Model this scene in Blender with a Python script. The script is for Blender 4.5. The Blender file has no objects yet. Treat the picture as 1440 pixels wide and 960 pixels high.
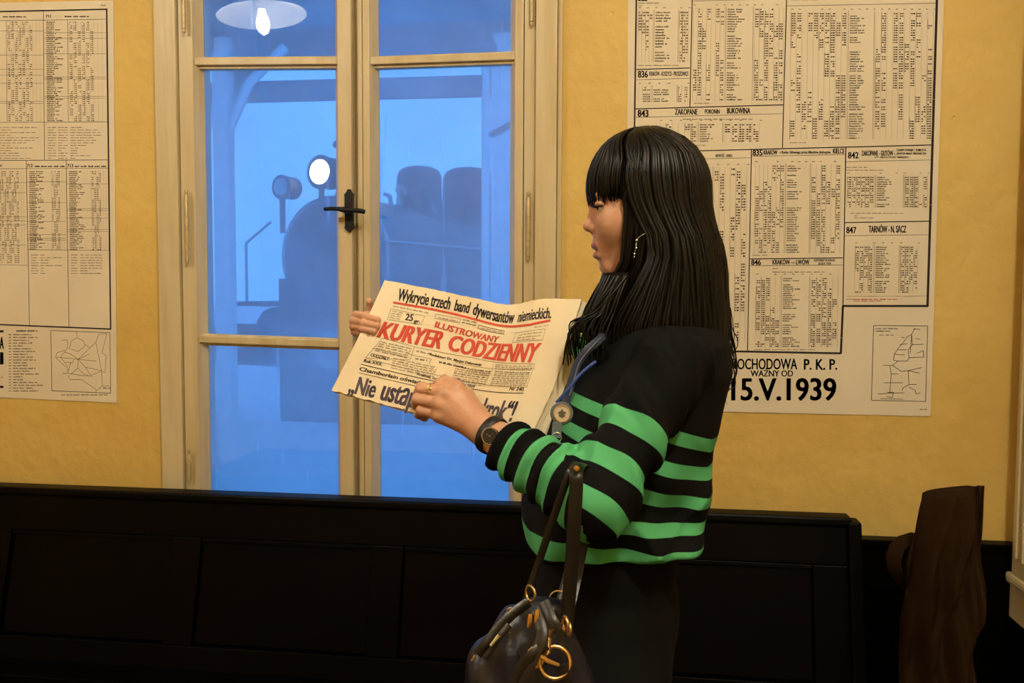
import bpy, bmesh, math, random
import numpy as np
from mathutils import Vector, Matrix
random.seed(7)
SC = bpy.context.scene
COL = SC.collection
# ------------------------------------------------------------------ camera
F = 1250.0; PSI = math.radians(7.7); TH = math.radians(3.43); ROLL = math.radians(0.25)
CAM = np.array([0.0, -2.6, 1.50])
_f = np.array([-math.sin(PSI)*math.cos(TH), math.cos(PSI)*math.cos(TH), -math.sin(TH)])
_r0 = np.array([math.cos(PSI), math.sin(PSI), 0.0]); _u0 = np.cross(_r0, _f)
_r = _r0*math.cos(ROLL)+_u0*math.sin(ROLL); _u = _u0*math.cos(ROLL)-_r0*math.sin(ROLL)
def ray(px, py): return _f+_r*(px-720)/F-_u*(py-480)/F
def at(px, py, Y):
    d = ray(px, py); return CAM+d*(Y-CAM[1])/d[1]
def dep(px, py, t): return CAM+ray(px, py)*t
def PW(px, py):
    p = at(px, py, 0.0); return float(p[0]), float(p[2])
cd = bpy.data.cameras.new('camera'); cam = bpy.data.objects.new('camera', cd); COL.objects.link(cam)
cd.sensor_width = 36.0; cd.lens = F*36.0/1440.0; cd.clip_start = 0.05; cd.clip_end = 300
M = Matrix(((_r[0], _u[0], -_f[0], CAM[0]), (_r[1], _u[1], -_f[1], CAM[1]), (_r[2], _u[2], -_f[2], CAM[2]), (0, 0, 0, 1)))
cam.matrix_world = M
SC.camera = cam
# ------------------------------------------------------------------ sky, exposure
SC.view_settings.view_transform = 'Standard'; SC.view_settings.look = 'None'
SC.view_settings.exposure = 0.0; SC.view_settings.gamma = 1.0; SC.view_settings.use_curve_mapping = False
w = bpy.data.worlds.new('dusk_sky'); SC.world = w; w.use_nodes = True
w.node_tree.nodes['Background'].inputs[0].default_value = (0.098, 0.37, 1.0, 1)
w.node_tree.nodes['Background'].inputs[1].default_value = 1.95
LAMP_STRENGTH = 640.0      # enamel lamp mirrored in the window
GLOBE_STRENGTH = 345.0     # ceiling globe
LAMP_COL = (1.0, 0.95, 0.80, 1)
# ------------------------------------------------------------------ materials
MATS = {}
def mat(name, col, rough=0.6, metal=0.0, spec=0.5, noise=0.0, nscale=20.0, bump=0.0, bscale=60.0, stretch=(1, 1, 1), coat=0.0, emis=None, estr=0.0, sss=0.0, col2=None):
    m = bpy.data.materials.new(name); m.use_nodes = True; nt = m.node_tree; b = nt.nodes['Principled BSDF']
    b.inputs['Base Color'].default_value = (*col, 1); b.inputs['Roughness'].default_value = rough
    b.inputs['Metallic'].default_value = metal; b.inputs['Specular IOR Level'].default_value = spec
    b.inputs['Coat Weight'].default_value = coat
    if sss: b.inputs['Subsurface Weight'].default_value = sss; b.inputs['Subsurface Radius'].default_value = (0.01, 0.004, 0.002); b.inputs['Subsurface Scale'].default_value = 0.6
    if emis: b.inputs['Emission Color'].default_value = (*emis, 1); b.inputs['Emission Strength'].default_value = estr
    if noise or bump:
        tc = nt.nodes.new('ShaderNodeTexCoord'); mp = nt.nodes.new('ShaderNodeMapping'); mp.inputs['Scale'].default_value = stretch
        nt.links.new(tc.outputs['Object'], mp.inputs[0])
        if noise:
            n = nt.nodes.new('ShaderNodeTexNoise'); n.inputs['Scale'].default_value = nscale; n.inputs['Detail'].default_value = 5
            nt.links.new(mp.outputs[0], n.inputs['Vector'])
            mx = nt.nodes.new('ShaderNodeMix'); mx.data_type = 'RGBA'
            c2 = col2 if col2 else tuple(max(0, c*(1-noise)) for c in col)
            mx.inputs[6].default_value = (*col, 1); mx.inputs[7].default_value = (*c2, 1)
            rp = nt.nodes.new('ShaderNodeMapRange'); rp.inputs[1].default_value = 0.4; rp.inputs[2].default_value = 0.7
            nt.links.new(n.outputs['Fac'], rp.inputs[0]); nt.links.new(rp.outputs[0], mx.inputs[0]); nt.links.new(mx.outputs[2], b.inputs['Base Color'])
        if bump:
            n2 = nt.nodes.new('ShaderNodeTexNoise'); n2.inputs['Scale'].default_value = bscale; n2.inputs['Detail'].default_value = 4
            nt.links.new(mp.outputs[0], n2.inputs['Vector'])
            bp = nt.nodes.new('ShaderNodeBump'); bp.inputs['Strength'].default_value = bump; bp.inputs['Distance'].default_value = 0.004
            nt.links.new(n2.outputs['Fac'], bp.inputs['Height']); nt.links.new(bp.outputs[0], b.inputs['Normal'])
    MATS[name] = m
    return m
def plaster(name, col, col2):
    m = bpy.data.materials.new(name); m.use_nodes = True; nt = m.node_tree; b = nt.nodes['Principled BSDF']
    b.inputs['Roughness'].default_value = 0.55; b.inputs['Specular IOR Level'].default_value = 0.35
    tc = nt.nodes.new('ShaderNodeTexCoord')
    def noise(sc, det=4, stretch=None):
        n = nt.nodes.new('ShaderNodeTexNoise'); n.inputs['Scale'].default_value = sc; n.inputs['Detail'].default_value = det
        nt.links.new(tc.outputs['Object'], n.inputs['Vector']); return n
    n1 = noise(2.3, 6); n2 = noise(9, 5)
    mx = nt.nodes.new('ShaderNodeMix'); mx.data_type = 'RGBA'; mx.inputs[6].default_value = (*col, 1); mx.inputs[7].default_value = (*col2, 1)
    r1 = nt.nodes.new('ShaderNodeMapRange'); r1.inputs[1].default_value = 0.35; r1.inputs[2].default_value = 0.75
    nt.links.new(n1.outputs['Fac'], r1.inputs[0]); nt.links.new(r1.outputs[0], mx.inputs[0]); nt.links.new(mx.outputs[2], b.inputs['Base Color'])
    # trowel waves + chips
    v = nt.nodes.new('ShaderNodeTexVoronoi'); v.inputs['Scale'].default_value = 14; v.feature = 'F1'
    nt.links.new(tc.outputs['Object'], v.inputs['Vector'])
    chip = nt.nodes.new('ShaderNodeMapRange'); chip.inputs[1].default_value = 0.05; chip.inputs[2].default_value = 0.12; chip.inputs[3].default_value = -0.5; chip.inputs[4].default_value = 0.0
    nt.links.new(v.outputs['Distance'], chip.inputs[0])
    gate = nt.nodes.new('ShaderNodeMapRange'); gate.inputs[1].default_value = 0.56; gate.inputs[2].default_value = 0.62
    n4 = noise(3.1, 2); nt.links.new(n4.outputs['Fac'], gate.inputs[0])
    mu = nt.nodes.new('ShaderNodeMath'); mu.operation = 'MULTIPLY'; nt.links.new(chip.outputs[0], mu.inputs[0]); nt.links.new(gate.outputs[0], mu.inputs[1])
    n3 = noise(28, 6)
    ad = nt.nodes.new('ShaderNodeMath'); ad.operation = 'MULTIPLY_ADD'; ad.inputs[1].default_value = 0.35
    nt.links.new(n3.outputs['Fac'], ad.inputs[0]); nt.links.new(mu.outputs[0], ad.inputs[2])
    ad2 = nt.nodes.new('ShaderNodeMath'); ad2.operation = 'ADD'; nt.links.new(ad.outputs[0], ad2.inputs[0]); nt.links.new(n2.outputs['Fac'], ad2.inputs[1])
    bp = nt.nodes.new('ShaderNodeBump'); bp.inputs['Strength'].default_value = 0.9; bp.inputs['Distance'].default_value = 0.010
    nt.links.new(ad2.outputs[0], bp.inputs['Height']); nt.links.new(bp.outputs[0], b.inputs['Normal'])
    MATS[name] = m; return m
plaster('ochre_plaster', (0.68, 0.475, 0.135), (0.61, 0.40, 0.10))
mat('ceiling_paint', (0.75, 0.70, 0.58), 0.8, noise=0.1, nscale=4)
mat('floor_boards', (0.09, 0.05, 0.03), 0.5, noise=0.4, nscale=12, stretch=(1, 12, 1))
mat('cream_wood', (0.60, 0.505, 0.31), 0.38, noise=0.28, nscale=7, stretch=(4, 4, 0.35), bump=0.25, bscale=14, col2=(0.52, 0.405, 0.215))
mat('cream_groove', (0.20, 0.13, 0.055), 0.6, noise=0.4, nscale=9, stretch=(4, 4, 0.4))
mat('brass_hinge', (0.55, 0.42, 0.20), 0.45, 0.3, noise=0.3, nscale=60)
mat('iron', (0.018, 0.017, 0.016), 0.5, 0.6, noise=0.4, nscale=90, bump=0.3, bscale=120)
mat('black_wood', (0.0012, 0.0009, 0.0008), 0.40, spec=0.06, noise=0.4, nscale=8, stretch=(0.3, 4, 4), bump=0.08, bscale=12)
mat('poster_paper', (0.74, 0.66, 0.50), 0.75, spec=0.15, noise=0.22, nscale=3.5, bump=0.05, bscale=8, col2=(0.70, 0.605, 0.44))
mat('print_black', (0.035, 0.025, 0.022), 0.8, spec=0.1)
mat('print_grey', (0.16, 0.115, 0.075), 0.8, spec=0.1)
mat('print_faint', (0.42, 0.33, 0.22), 0.8, spec=0.1)
mat('print_red', (0.50, 0.10, 0.06), 0.8, spec=0.1)
mat('enamel', (0.80, 0.79, 0.76), 0.2, spec=0.5, noise=0.1, nscale=30)
mat('brown_cloth', (0.024, 0.0108, 0.0038), 0.85, spec=0.06, bump=0.2, bscale=300, noise=0.3, nscale=6)
# outdoors
mat('pale_ground', (0.62, 0.62, 0.64), 0.9, noise=0.2, nscale=3)
mat('canopy_wood', (0.30, 0.31, 0.33), 0.7, noise=0.3, nscale=3, stretch=(8, .5, 1))
mat('canopy_fascia', (0.33, 0.34, 0.36), 0.7, noise=0.2, nscale=3)
mat('white_post', (0.80, 0.80, 0.82), 0.5)
mat('house_white', (0.86, 0.86, 0.88), 0.8, noise=0.1, nscale=3)
mat('loco_black', (0.10, 0.10, 0.11), 0.45, noise=0.3, nscale=5)
mat('loco_dark', (0.05, 0.05, 0.055), 0.55)
mat('loco_metal', (0.35, 0.35, 0.37), 0.35, 0.6)
def emit_mat(name, col, s):
    m = bpy.data.materials.new(name); m.use_nodes = True; nt = m.node_tree; nt.nodes.clear()
    e = nt.nodes.new('ShaderNodeEmission'); e.inputs[0].default_value = col; e.inputs[1].default_value = s
    o = nt.nodes.new('ShaderNodeOutputMaterial'); nt.links.new(e.outputs[0], o.inputs[0]); MATS[name] = m
emit_mat('bulb_light', LAMP_COL, LAMP_STRENGTH)
emit_mat('globe_light', LAMP_COL, GLOBE_STRENGTH)
emit_mat('headlamp_light', (1, 0.93, 0.78, 1), 30.0)
emit_mat('flood_light', (0.10, 0.37, 1.0, 1), 520.0)
def glass_mat(name, fog):
    m = bpy.data.materials.new(name); m.use_nodes = True; nt = m.node_tree; nt.nodes.clear()
    o = nt.nodes.new('ShaderNodeOutputMaterial'); tr = nt.nodes.new('ShaderNodeBsdfTransparent'); tr.inputs[0].default_value = (0.96, 0.98, 1.0, 1)
    base = tr.outputs[0]
    if fog:
        tl = nt.nodes.new('ShaderNodeBsdfTranslucent'); tl.inputs[0].default_value = (0.93, 0.95, 1.0, 1)
        tc = nt.nodes.new('ShaderNodeTexCoord'); mp = nt.nodes.new('ShaderNodeMapping'); mp.inputs['Scale'].default_value = (1, 1, 0.06)
        nt.links.new(tc.outputs['Object'], mp.inputs[0])
        n1 = nt.nodes.new('ShaderNodeTexNoise'); n1.inputs['Scale'].default_value = 42; n1.inputs['Detail'].default_value = 3; nt.links.new(mp.outputs[0], n1.inputs['Vector'])
        n2 = nt.nodes.new('ShaderNodeTexNoise'); n2.inputs['Scale'].default_value = 3.0; n2.inputs['Detail'].default_value = 4; nt.links.new(tc.outputs['Object'], n2.inputs['Vector'])
        sx = nt.nodes.new('ShaderNodeSeparateXYZ'); nt.links.new(tc.outputs['Object'], sx.inputs[0])
        hg = nt.nodes.new('ShaderNodeMapRange'); hg.inputs[1].default_value = 1.75; hg.inputs[2].default_value = 1.2; hg.inputs[3].default_value = 0.50; hg.inputs[4].default_value = 0.70
        nt.links.new(sx.outputs[2], hg.inputs[0])
        dr = nt.nodes.new('ShaderNodeMapRange'); dr.inputs[1].default_value = 0.66; dr.inputs[2].default_value = 0.70; dr.inputs[3].default_value = 1.0; dr.inputs[4].default_value = 1.35
        nt.links.new(n1.outputs['Fac'], dr.inputs[0])
        cl = nt.nodes.new('ShaderNodeMapRange'); cl.inputs[1].default_value = 0.3; cl.inputs[2].default_value = 0.7; cl.inputs[3].default_value = 0.75; cl.inputs[4].default_value = 1.2
        nt.links.new(n2.outputs['Fac'], cl.inputs[0])
        a = nt.nodes.new('ShaderNodeMath'); a.operation = 'MULTIPLY'; nt.links.new(hg.outputs[0], a.inputs[0]); nt.links.new(dr.outputs[0], a.inputs[1])
        b = nt.nodes.new('ShaderNodeMath'); b.operation = 'MULTIPLY'; b.use_clamp = True; nt.links.new(a.outputs[0], b.inputs[0]); nt.links.new(cl.outputs[0], b.inputs[1])
        mx = nt.nodes.new('ShaderNodeMixShader'); nt.links.new(b.outputs[0], mx.inputs[0]); nt.links.new(tr.outputs[0], mx.inputs[1]); nt.links.new(tl.outputs[0], mx.inputs[2])
        base = mx.outputs[0]
        nt.links.new(base, o.inputs[0])
    else:
        gl = nt.nodes.new('ShaderNodeBsdfGlossy'); gl.inputs['Roughness'].default_value = 0.0; gl.inputs[0].default_value = (1, 1, 1, 1)
        fr = nt.nodes.new('ShaderNodeFresnel'); fr.inputs[0].default_value = 2.0
        mx = nt.nodes.new('ShaderNodeMixShader'); nt.links.new(fr.outputs[0], mx.inputs[0]); nt.links.new(base, mx.inputs[1]); nt.links.new(gl.outputs[0], mx.inputs[2])
        nt.links.new(mx.outputs[0], o.inputs[0])
    MATS[name] = m
glass_mat('pane_glass', False); glass_mat('fogged_glass', True)
# ------------------------------------------------------------------ mesh helpers
class MB:
    def __init__(s): s.v = []; s.f = []; s.mi = []
    def add(s, vs, fs, mi=0):
        n = len(s.v); s.v += [tuple(map(float, p)) for p in vs]; s.f += [tuple(n+i for i in q) for q in fs]; s.mi += [mi]*len(fs)
    def box(s, x0, x1, y0, y1, z0, z1, mi=0):
        if x0 > x1: x0, x1 = x1, x0
        if y0 > y1: y0, y1 = y1, y0
        if z0 > z1: z0, z1 = z1, z0
        s.add([(x0, y0, z0), (x1, y0, z0), (x1, y1, z0), (x0, y1, z0), (x0, y0, z1), (x1, y0, z1), (x1, y1, z1), (x0, y1, z1)],
              [(0, 3, 2, 1), (4, 5, 6, 7), (0, 1, 5, 4), (1, 2, 6, 5), (2, 3, 7, 6), (3, 0, 4, 7)], mi)
    def hexa(s, p8, mi=0):
        s.add(p8, [(0, 3, 2, 1), (4, 5, 6, 7), (0, 1, 5, 4), (1, 2, 6, 5), (2, 3, 7, 6), (3, 0, 4, 7)], mi)
    def tube(s, pts, rad, n=8, cap=True, mi=0, flat=None, closed=False):
        pts = [np.array(p, float) for p in pts]; m = len(pts)
        if not hasattr(rad, '__len__'): rad = [rad]*m
        vs = []; prev = None
        for i, p in enumerate(pts):
            if closed: t = pts[(i+1) % m]-pts[i-1]
            else: t = pts[min(i+1, m-1)]-pts[max(i-1, 0)]
            t = t/(np.linalg.norm(t)+1e-12)
            if prev is None:
                a = np.array([0, 0, 1.0]) if abs(t[2]) < 0.9 else np.array([0, 1.0, 0])
                if flat is not None: a = np.array(flat, float)
                e = a-t*(a@t)
            else: e = prev-t*(prev@t)
            e = e/(np.linalg.norm(e)+1e-12); prev = e; g = np.cross(t, e)
            for k in range(n):
                an = 2*math.pi*k/n
                if isinstance(rad[i], tuple): vs.append(p+e*math.cos(an)*rad[i][0]+g*math.sin(an)*rad[i][1])
                else: vs.append(p+(e*math.cos(an)+g*math.sin(an))*rad[i])
        fs = []
        for i in range(m if closed else m-1):
            j = (i+1) % m
            for k in range(n): fs.append((i*n+k, i*n+(k+1) % n, j*n+(k+1) % n, j*n+k))
        if cap and not closed: fs.append(tuple(range(n-1, -1, -1))); fs.append(tuple((m-1)*n+k for k in range(n)))
        s.add(vs, fs, mi)
    def lathe(s, prof, c, axis=(0, 0, 1), n=24, mi=0, cap=True):
        a = np.array(axis, float); a /= np.linalg.norm(a); c = np.array(c, float)
        e = np.cross(a, [1, 0, 0]) if abs(a[0]) < 0.9 else np.cross(a, [0, 1, 0]); e /= np.linalg.norm(e); g = np.cross(a, e)
        vs = []; fs = []
        for (r, h) in prof:
            for k in range(n):
                an = 2*math.pi*k/n; vs.append(c+a*h+(e*math.cos(an)+g*math.sin(an))*r)
        for i in range(len(prof)-1):
            for k in range(n): fs.append((i*n+k, i*n+(k+1) % n, (i+1)*n+(k+1) % n, (i+1)*n+k))
        if cap: fs.append(tuple(range(n-1, -1, -1))); fs.append(tuple((len(prof)-1)*n+k for k in range(n)))
        s.add(vs, fs, mi)
    def sphere(s, c, r, n=16, m=10, mi=0):
        rr = r if hasattr(r, '__len__') else (r, r, r)
        vs = [(c[0], c[1], c[2]-rr[2])]
        for i in range(1, m):
            th = math.pi*i/m
            for k in range(n):
                ph = 2*math.pi*k/n; vs.append((c[0]+rr[0]*math.sin(th)*math.cos(ph), c[1]+rr[1]*math.sin(th)*math.sin(ph), c[2]-rr[2]*math.cos(th)))
        vs.append((c[0], c[1], c[2]+rr[2])); fs = []
        for k in range(n): fs.append((0, 1+(k+1) % n, 1+k))
        for i in range(m-2):
            for k in range(n): fs.append((1+i*n+k, 1+i*n+(k+1) % n, 1+(i+1)*n+(k+1) % n, 1+(i+1)*n+k))
        b = 1+(m-2)*n; t = len(vs)-1
        for k in range(n): fs.append((b+k, b+(k+1) % n, t))
        s.add(vs, fs, mi)
    def torus(s, c, R, r, axis=(0, 1, 0), n=24, m=8, mi=0):
        a = np.array(axis, float); a /= np.linalg.norm(a); c = np.array(c, float)
        e = np.cross(a, [1, 0, 0]) if abs(a[0]) < 0.9 else np.cross(a, [0, 0, 1]); e /= np.linalg.norm(e); g = np.cross(a, e)
        s.tube([c+(e*math.cos(2*math.pi*k/n)+g*math.sin(2*math.pi*k/n))*R for k in range(n)], r, m, closed=True, mi=mi, flat=a)
    def build(s, name, m, parent=None, smooth=False, bevel=0.0, seg=2):
        me = bpy.data.meshes.new(name); me.from_pydata(s.v, [], s.f)
        ms = m if isinstance(m, (list, tuple)) else [m]
        for q in ms: me.materials.append(MATS[q])
        if len(ms) > 1: me.polygons.foreach_set('material_index', s.mi)
        if bevel:
            bm = bmesh.new(); bm.from_mesh(me)
            ed = [e for e in bm.edges if len(e.link_faces) == 2 and e.calc_face_angle(0) > 0.5]
            bmesh.ops.bevel(bm, geom=ed, offset=bevel, segments=seg, affect='EDGES', profile=0.6, clamp_overlap=True)
            bm.to_mesh(me); bm.free()
        if smooth:
            me.polygons.foreach_set('use_smooth', [True]*len(me.polygons))
            if smooth != 'all': me.set_sharp_from_angle(angle=math.radians(40))
        me.update()
        o = bpy.data.objects.new(name, me); COL.objects.link(o)
        if parent: o.parent = parent; o.matrix_parent_inverse = parent_inv(parent)
        return o
def world_of(o):
    m = Matrix.LocRotScale(o.location, o.rotation_euler, o.scale)
    return world_of(o.parent) @ o.matrix_parent_inverse @ m if o.parent else m
def parent_inv(p): return world_of(p).inverted()
def tag(o, label=None, cat=None, group=None, kind=None):
    if label: o['label'] = label
    if cat: o['category'] = cat
    if group: o['group'] = group
    if kind: o['kind'] = kind
    return o
def empty(name, loc):
    o = bpy.data.objects.new(name, None); COL.objects.link(o); o.location = tuple(map(float, loc)); o.empty_display_size = 0.1; return o
# ------------------------------------------------------------------ room shell
X0, X1, Y0, Y1, ZC = -3.4, 1.06, -5.2, 0.0, 3.85
WX0, WX1, WZ0, WZ1 = -1.40, -0.235, 0.70, 2.72       # window opening in the wall
m = MB(); T = 0.17
m.box(X0-0.2, WX0, 0, T, 0, ZC); m.box(WX1, X1+0.2, 0, T, 0, ZC); m.box(WX0, WX1, 0, T, 0, WZ0); m.box(WX0, WX1, 0, T, WZ1, ZC)
tag(m.build('wall_back', 'ochre_plaster'), 'ochre yellow plaster wall behind the woman', kind='structure')
m = MB(); m.box(X1, X1+0.2, Y0-0.2, -0.0005, 0, ZC); tag(m.build('wall_right', 'ochre_plaster'), 'ochre plaster side wall at the right edge', kind='structure')
m = MB(); m.box(X0-0.2, X0, Y0-0.2, -0.0005, 0, ZC); tag(m.build('wall_left', 'ochre_plaster'), kind='structure')
m = MB(); m.box(X0, X1, Y0-0.2, Y0, 0, ZC); tag(m.build('wall_front', 'ochre_plaster'), kind='structure')
m = MB(); m.box(X0-0.2, X1+0.2, Y0-0.2, T, -0.1, 0); tag(m.build('floor', 'floor_boards'), kind='structure')
m = MB(); m.box(X0-0.2, X1+0.2, Y0-0.2, T, ZC, ZC+0.1); tag(m.build('ceiling', 'ceiling_paint'), kind='structure')
# ------------------------------------------------------------------ window
win = empty('window_1', ((WX0+WX1)/2, 0, WZ0)); tag(win, 'tall cream wooden casement window onto blue dusk', kind='structure')
def wbox(name, x0, x1, y0, y1, z0, z1, parent, mt='cream_wood', bevel=0.003):
    q = MB(); q.box(x0, x1, y0, y1, z0, z1); return q.build(name, mt, parent, bevel=bevel)
ZB, ZT = 0.62, 2.80
wbox('casing_board', -1.447, -1.377, -0.030, 0.06, ZB, ZT, win)                    # left casing
wbox('casing_board', -0.282, -0.221, -0.034, 0.06, ZB, ZT, win)                    # right casing
wbox('casing_edge', -0.2205, -0.207, -0.016, 0.02, ZB, ZT, win, 'cream_wood', 0.004)
wbox('frame_board', -0.318, -0.2825, -0.008, 0.07, ZB, ZT, win)                    # recessed strip by the right hinges
wbox('casing_board', -1.447, -0.221, -0.032, 0.06, ZT, ZT+0.09, win)
wbox('window_sill', -1.50, -0.17, -0.06, 0.10, ZB-0.05, ZB, win)
for x0, x1 in ((WX0-0.0, WX0+0.035), (WX1-0.03, WX1)):                             # outer reveal boards
    wbox('reveal_board', x0, x1, 0.0605, T, WZ0, WZ1, win, 'cream_wood', 0.002)
def sash(x0, x1, gx0, gx1, yf, bars, tilt, label, lower):
    """stiles and top/bottom rails in one frame; glazing bars, bead mouldings and panes are its parts"""
    yb = yf+0.045
    q = MB(); q.box(x0, gx0-0.018, yf, yb, ZB+0.02, ZT-0.01); q.box(gx1+0.018, x1, yf, yb, ZB+0.02, ZT-0.01)
    q.box(gx0-0.018, gx1+0.018, yf, yb, ZB+0.02, ZB+0.12); q.box(gx0-0.018, gx1+0.018, yf, yb, ZT-0.09, ZT-0.01)
    s = q.build('sash', 'cream_wood', win, bevel=0.003); s['label'] = label
    zz = [ZB+0.12]+list(bars)+[ZT-0.09]
    gy = yf+0.034
    for zc in bars:                                     # glazing bars, sagging slightly
        b = MB(); h = 0.019; dz = tilt*(gx1-gx0)/2
        xa, xb = gx0-0.017, gx1+0.017
        for (ya, yb2, ha, hb) in ((yf+0.004, yf+0.016, -0.010, 0.012), (yf+0.016, yf+0.044, -h, h*0.9)):
            b.hexa([(xa, ya, zc+ha+dz), (xb, ya, zc+ha-dz), (xb, yb2, zc+(ha if ya < yf+.01 else ha)-dz), (xa, yb2, zc+ha+dz),
                    (xa, ya, zc+hb+dz), (xb, ya, zc+hb-dz), (xb, yb2, zc+hb-dz), (xa, yb2, zc+hb+dz)])
        b.build('glazing_bar', 'cream_wood', s, bevel=0.003)
    for i in range(len(zz)-1):                          # chamfered beads around every pane, then the pane
        z0 = zz[i]+(0.012 if i > 0 else 0.0); z1 = zz[i+1]-(0.012 if i < len(zz)-2 else 0.0)
        dz = tilt*(gx1-gx0)/2
        d0 = dz if i > 0 else 0; d1 = dz if i < len(zz)-2 else 0
        for side in (0, 1):
            b = MB()
            if side == 0: xo, xi = gx0-0.018, gx0
            else: xo, xi = gx1+0.018, gx1
            b.add([(xo, yf+0.003, z0-.01), (xi, gy, z0-.01), (xi, gy+.008, z0-.01), (xo, gy+.008, z0-.01), (xo, yf+0.003, z1+.01), (xi, gy, z1+.01), (xi, gy+.008, z1+.01), (xo, gy+.008, z1+.01)],
                  [(0, 3, 2, 1), (4, 5, 6, 7), (0, 1, 5, 4), (1, 2, 6, 5), (2, 3, 7, 6), (3, 0, 4, 7)])
            bo = b.build('glazing_bead', 'cream_wood' , s)
        p = MB(); e = 0.004; y0, y1 = gy+0.001, gy+0.004
        P = [(gx0-e, y0, z0-.006+d0), (gx1+e, y0, z0-.006-d0), (gx1+e, y1, z0-.006-d0), (gx0-e, y1, z0-.006+d0), (gx0-e, y0, z1+.006+d1), (gx1+e, y0, z1+.006-d1), (gx1+e, y1, z1+.006-d1), (gx0-e, y1, z1+.006+d1)]
        p.add(P, [(0, 3, 2, 1), (4, 5, 6, 7), (0, 1, 5, 4), (1, 2, 6, 5), (3, 0, 4, 7)], 0); p.add(P, [(2, 3, 7, 6)], 1)
        pn = p.build('pane', ['pane_glass', 'fogged_glass'], s)
    return s
zl = lambda px, py: at(px, py, 0.0)[2]
sL = sash(-1.374, -0.829, -1.309, -0.892, -0.018, [(zl(380, 480)), zl(380, 87.5)], 0.024, 'left casement with sagging glazing bars', None)
sR = sash(-0.803, -0.321, -0.763, -0.364, -0.002, [zl(620, 484), zl(620, 82)], -0.004, 'right casement set back behind the meeting strip', None)
wbox('meeting_strip', -0.8715, -0.829, -0.030, -0.0185, ZB+0.03, ZT-0.02, win)
wbox('meeting_rebate', -0.8285, -0.8035, -0.006, 0.04, ZB+0.02, ZT-0.02, win, 'cream_wood', 0.002)
wbox('meeting_bead', -0.8235, -0.8175, -0.012, -0.0065, ZB+0.02, ZT-0.02, win, 'cream_groove', 0.001)
# handle
hp = at(493, 297, -0.03); hx, hz = hp[0]-0.002, hp[2]
q = MB()
pts = []
for (dx, dz) in ((-.0125, -.045), (-.0155, -.047), (-.010, -.055), (0, -.0635), (.010, -.055), (.0155, -.047), (.0125, -.045), (.0135, 0), (.0135, .045), (.0155, .048), (.009, .055), (.004, .0645), (-.004, .0645), (-.009, .055), (-.0155, .048), (-.0135, .045), (-.0135, 0)):
    pts.append((hx+dx, hz+dz))
n = len(pts)
q.add([(x, -0.040, z) for x, z in pts]+[(x, -0.0305, z) for x, z in pts], [tuple(range(n))]+[tuple(range(2*n-1, n-1, -1))]+[(i, i+n, (i+1) % n+n, (i+1) % n) for i in range(n)])
hd = q.build('handle', 'iron', win, bevel=0.001); hd['label'] = 'black iron window handle'
q = MB(); q.lathe([(.013, 0), (.013, .012), (.009, .020), (.009, .040)], (hx, -.040, hz), (0, -1, 0), 16); q.build('handle_spindle', 'iron', hd, smooth=True)
q = MB(); q.tube([(hx-.062, -.074, hz+.003), (hx-.045, -.077, hz+.004), (hx-.02, -.079, hz+.003), (hx, -.079, hz), (hx+.02, -.079, hz-.001), (hx+.045, -.077, hz-.003), (hx+.060, -.073, hz-.006)], [(.0055, .008), (.006, .007), (.006, .007), (.009, .010), (.006, .007), (.007, .007), (.006, .0085)], 10, flat=(0, 0, 1)); q.build('lever', 'iron', hd, smooth=True)
def hinge(px, y0, y1, yy, broken=False):
    p0 = at(px, y0, yy); p1 = at(px, y1, yy); x = p0[0]; z1, z0 = p0[2], p1[2]; L = z1-z0
    q = MB()
    r = 0.0065
    segs = [(z0+.0, z0+L*.47), (z0+L*.49, z1)]
    prof = []
    q.lathe([(.003, -.018), (.0055, -.013), (.004, -.006), (r, -.004), (r, L*.47)], (x, yy, z0), n=12)
    q.lathe([(r*.8, L*.47), (r*.8, L*.49)], (x, yy, z0), n=12)
    q.lathe([(r, L*.49), (r, L), (.004, L+.004), (.0055, L+.012), (.003, L+.018)], (x, yy, z0), n=12)
    q.build('hinge', 'brass_hinge', win, smooth=True)
hinge(257, -60, 38, -0.036); hinge(262, 275, 362, -0.036); hinge(266, 640, 668, -0.036)
hinge(748, -60, 28, -0.018); hinge(743, 278, 358, -0.018)
# ------------------------------------------------------------------ text helper
def text_tris(s, width=None, height=None, bold=0.0, shear=0.0, spacing=1.0):
    """2D mesh of a string, scaled to fill width x height, origin at lower left"""
    c = bpy.data.curves.new('lettering', 'FONT'); c.body = s; c.size = 1.0; c.offset = min(bold, .010); c.space_character = spacing
    c.resolution_u = 3; c.fill_mode = 'FRONT'; c.shear = shear
    o = bpy.data.objects.new('lettering', c); COL.objects.link(o)
    dg = bpy.context.evaluated_depsgraph_get(); me = bpy.data.meshes.new_from_object(o.evaluated_get(dg))
    n = len(me.vertices); co = np.empty(n*3); me.vertices.foreach_get('co', co); co = co.reshape(-1, 3)[:, :2]
    me.calc_loop_triangles(); fs = [tuple(t.vertices) for t in me.loop_triangles]
    bpy.data.objects.remove(o); bpy.data.curves.remove(c); bpy.data.meshes.remove(me)
    if bold > .012:                                   # heavier weight: overprint slightly shifted copies
        n0 = len(co); sh = [-bold*.9, -bold*.45, 0, bold*.45, bold*.9]; co = np.concatenate([co+np.array([d_, 0]) for d_ in sh]); fs = [tuple(i+n0*k for i in f) for k in range(len(sh)) for f in fs]
    bold = min(bold, .010)
    lo = co.min(0); hi = co.max(0); cap = CAPH+2*bold; co = co-np.array([lo[0], -bold])      # baseline at 0, capitals reach 1
    return co/np.array([hi[0]-lo[0], cap]), fs, 1, 1
CAPH = 0.70
CAPH = (lambda c: float(c[0][:, 1].max())*0.70)(text_tris('H', 1, 1))
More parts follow.
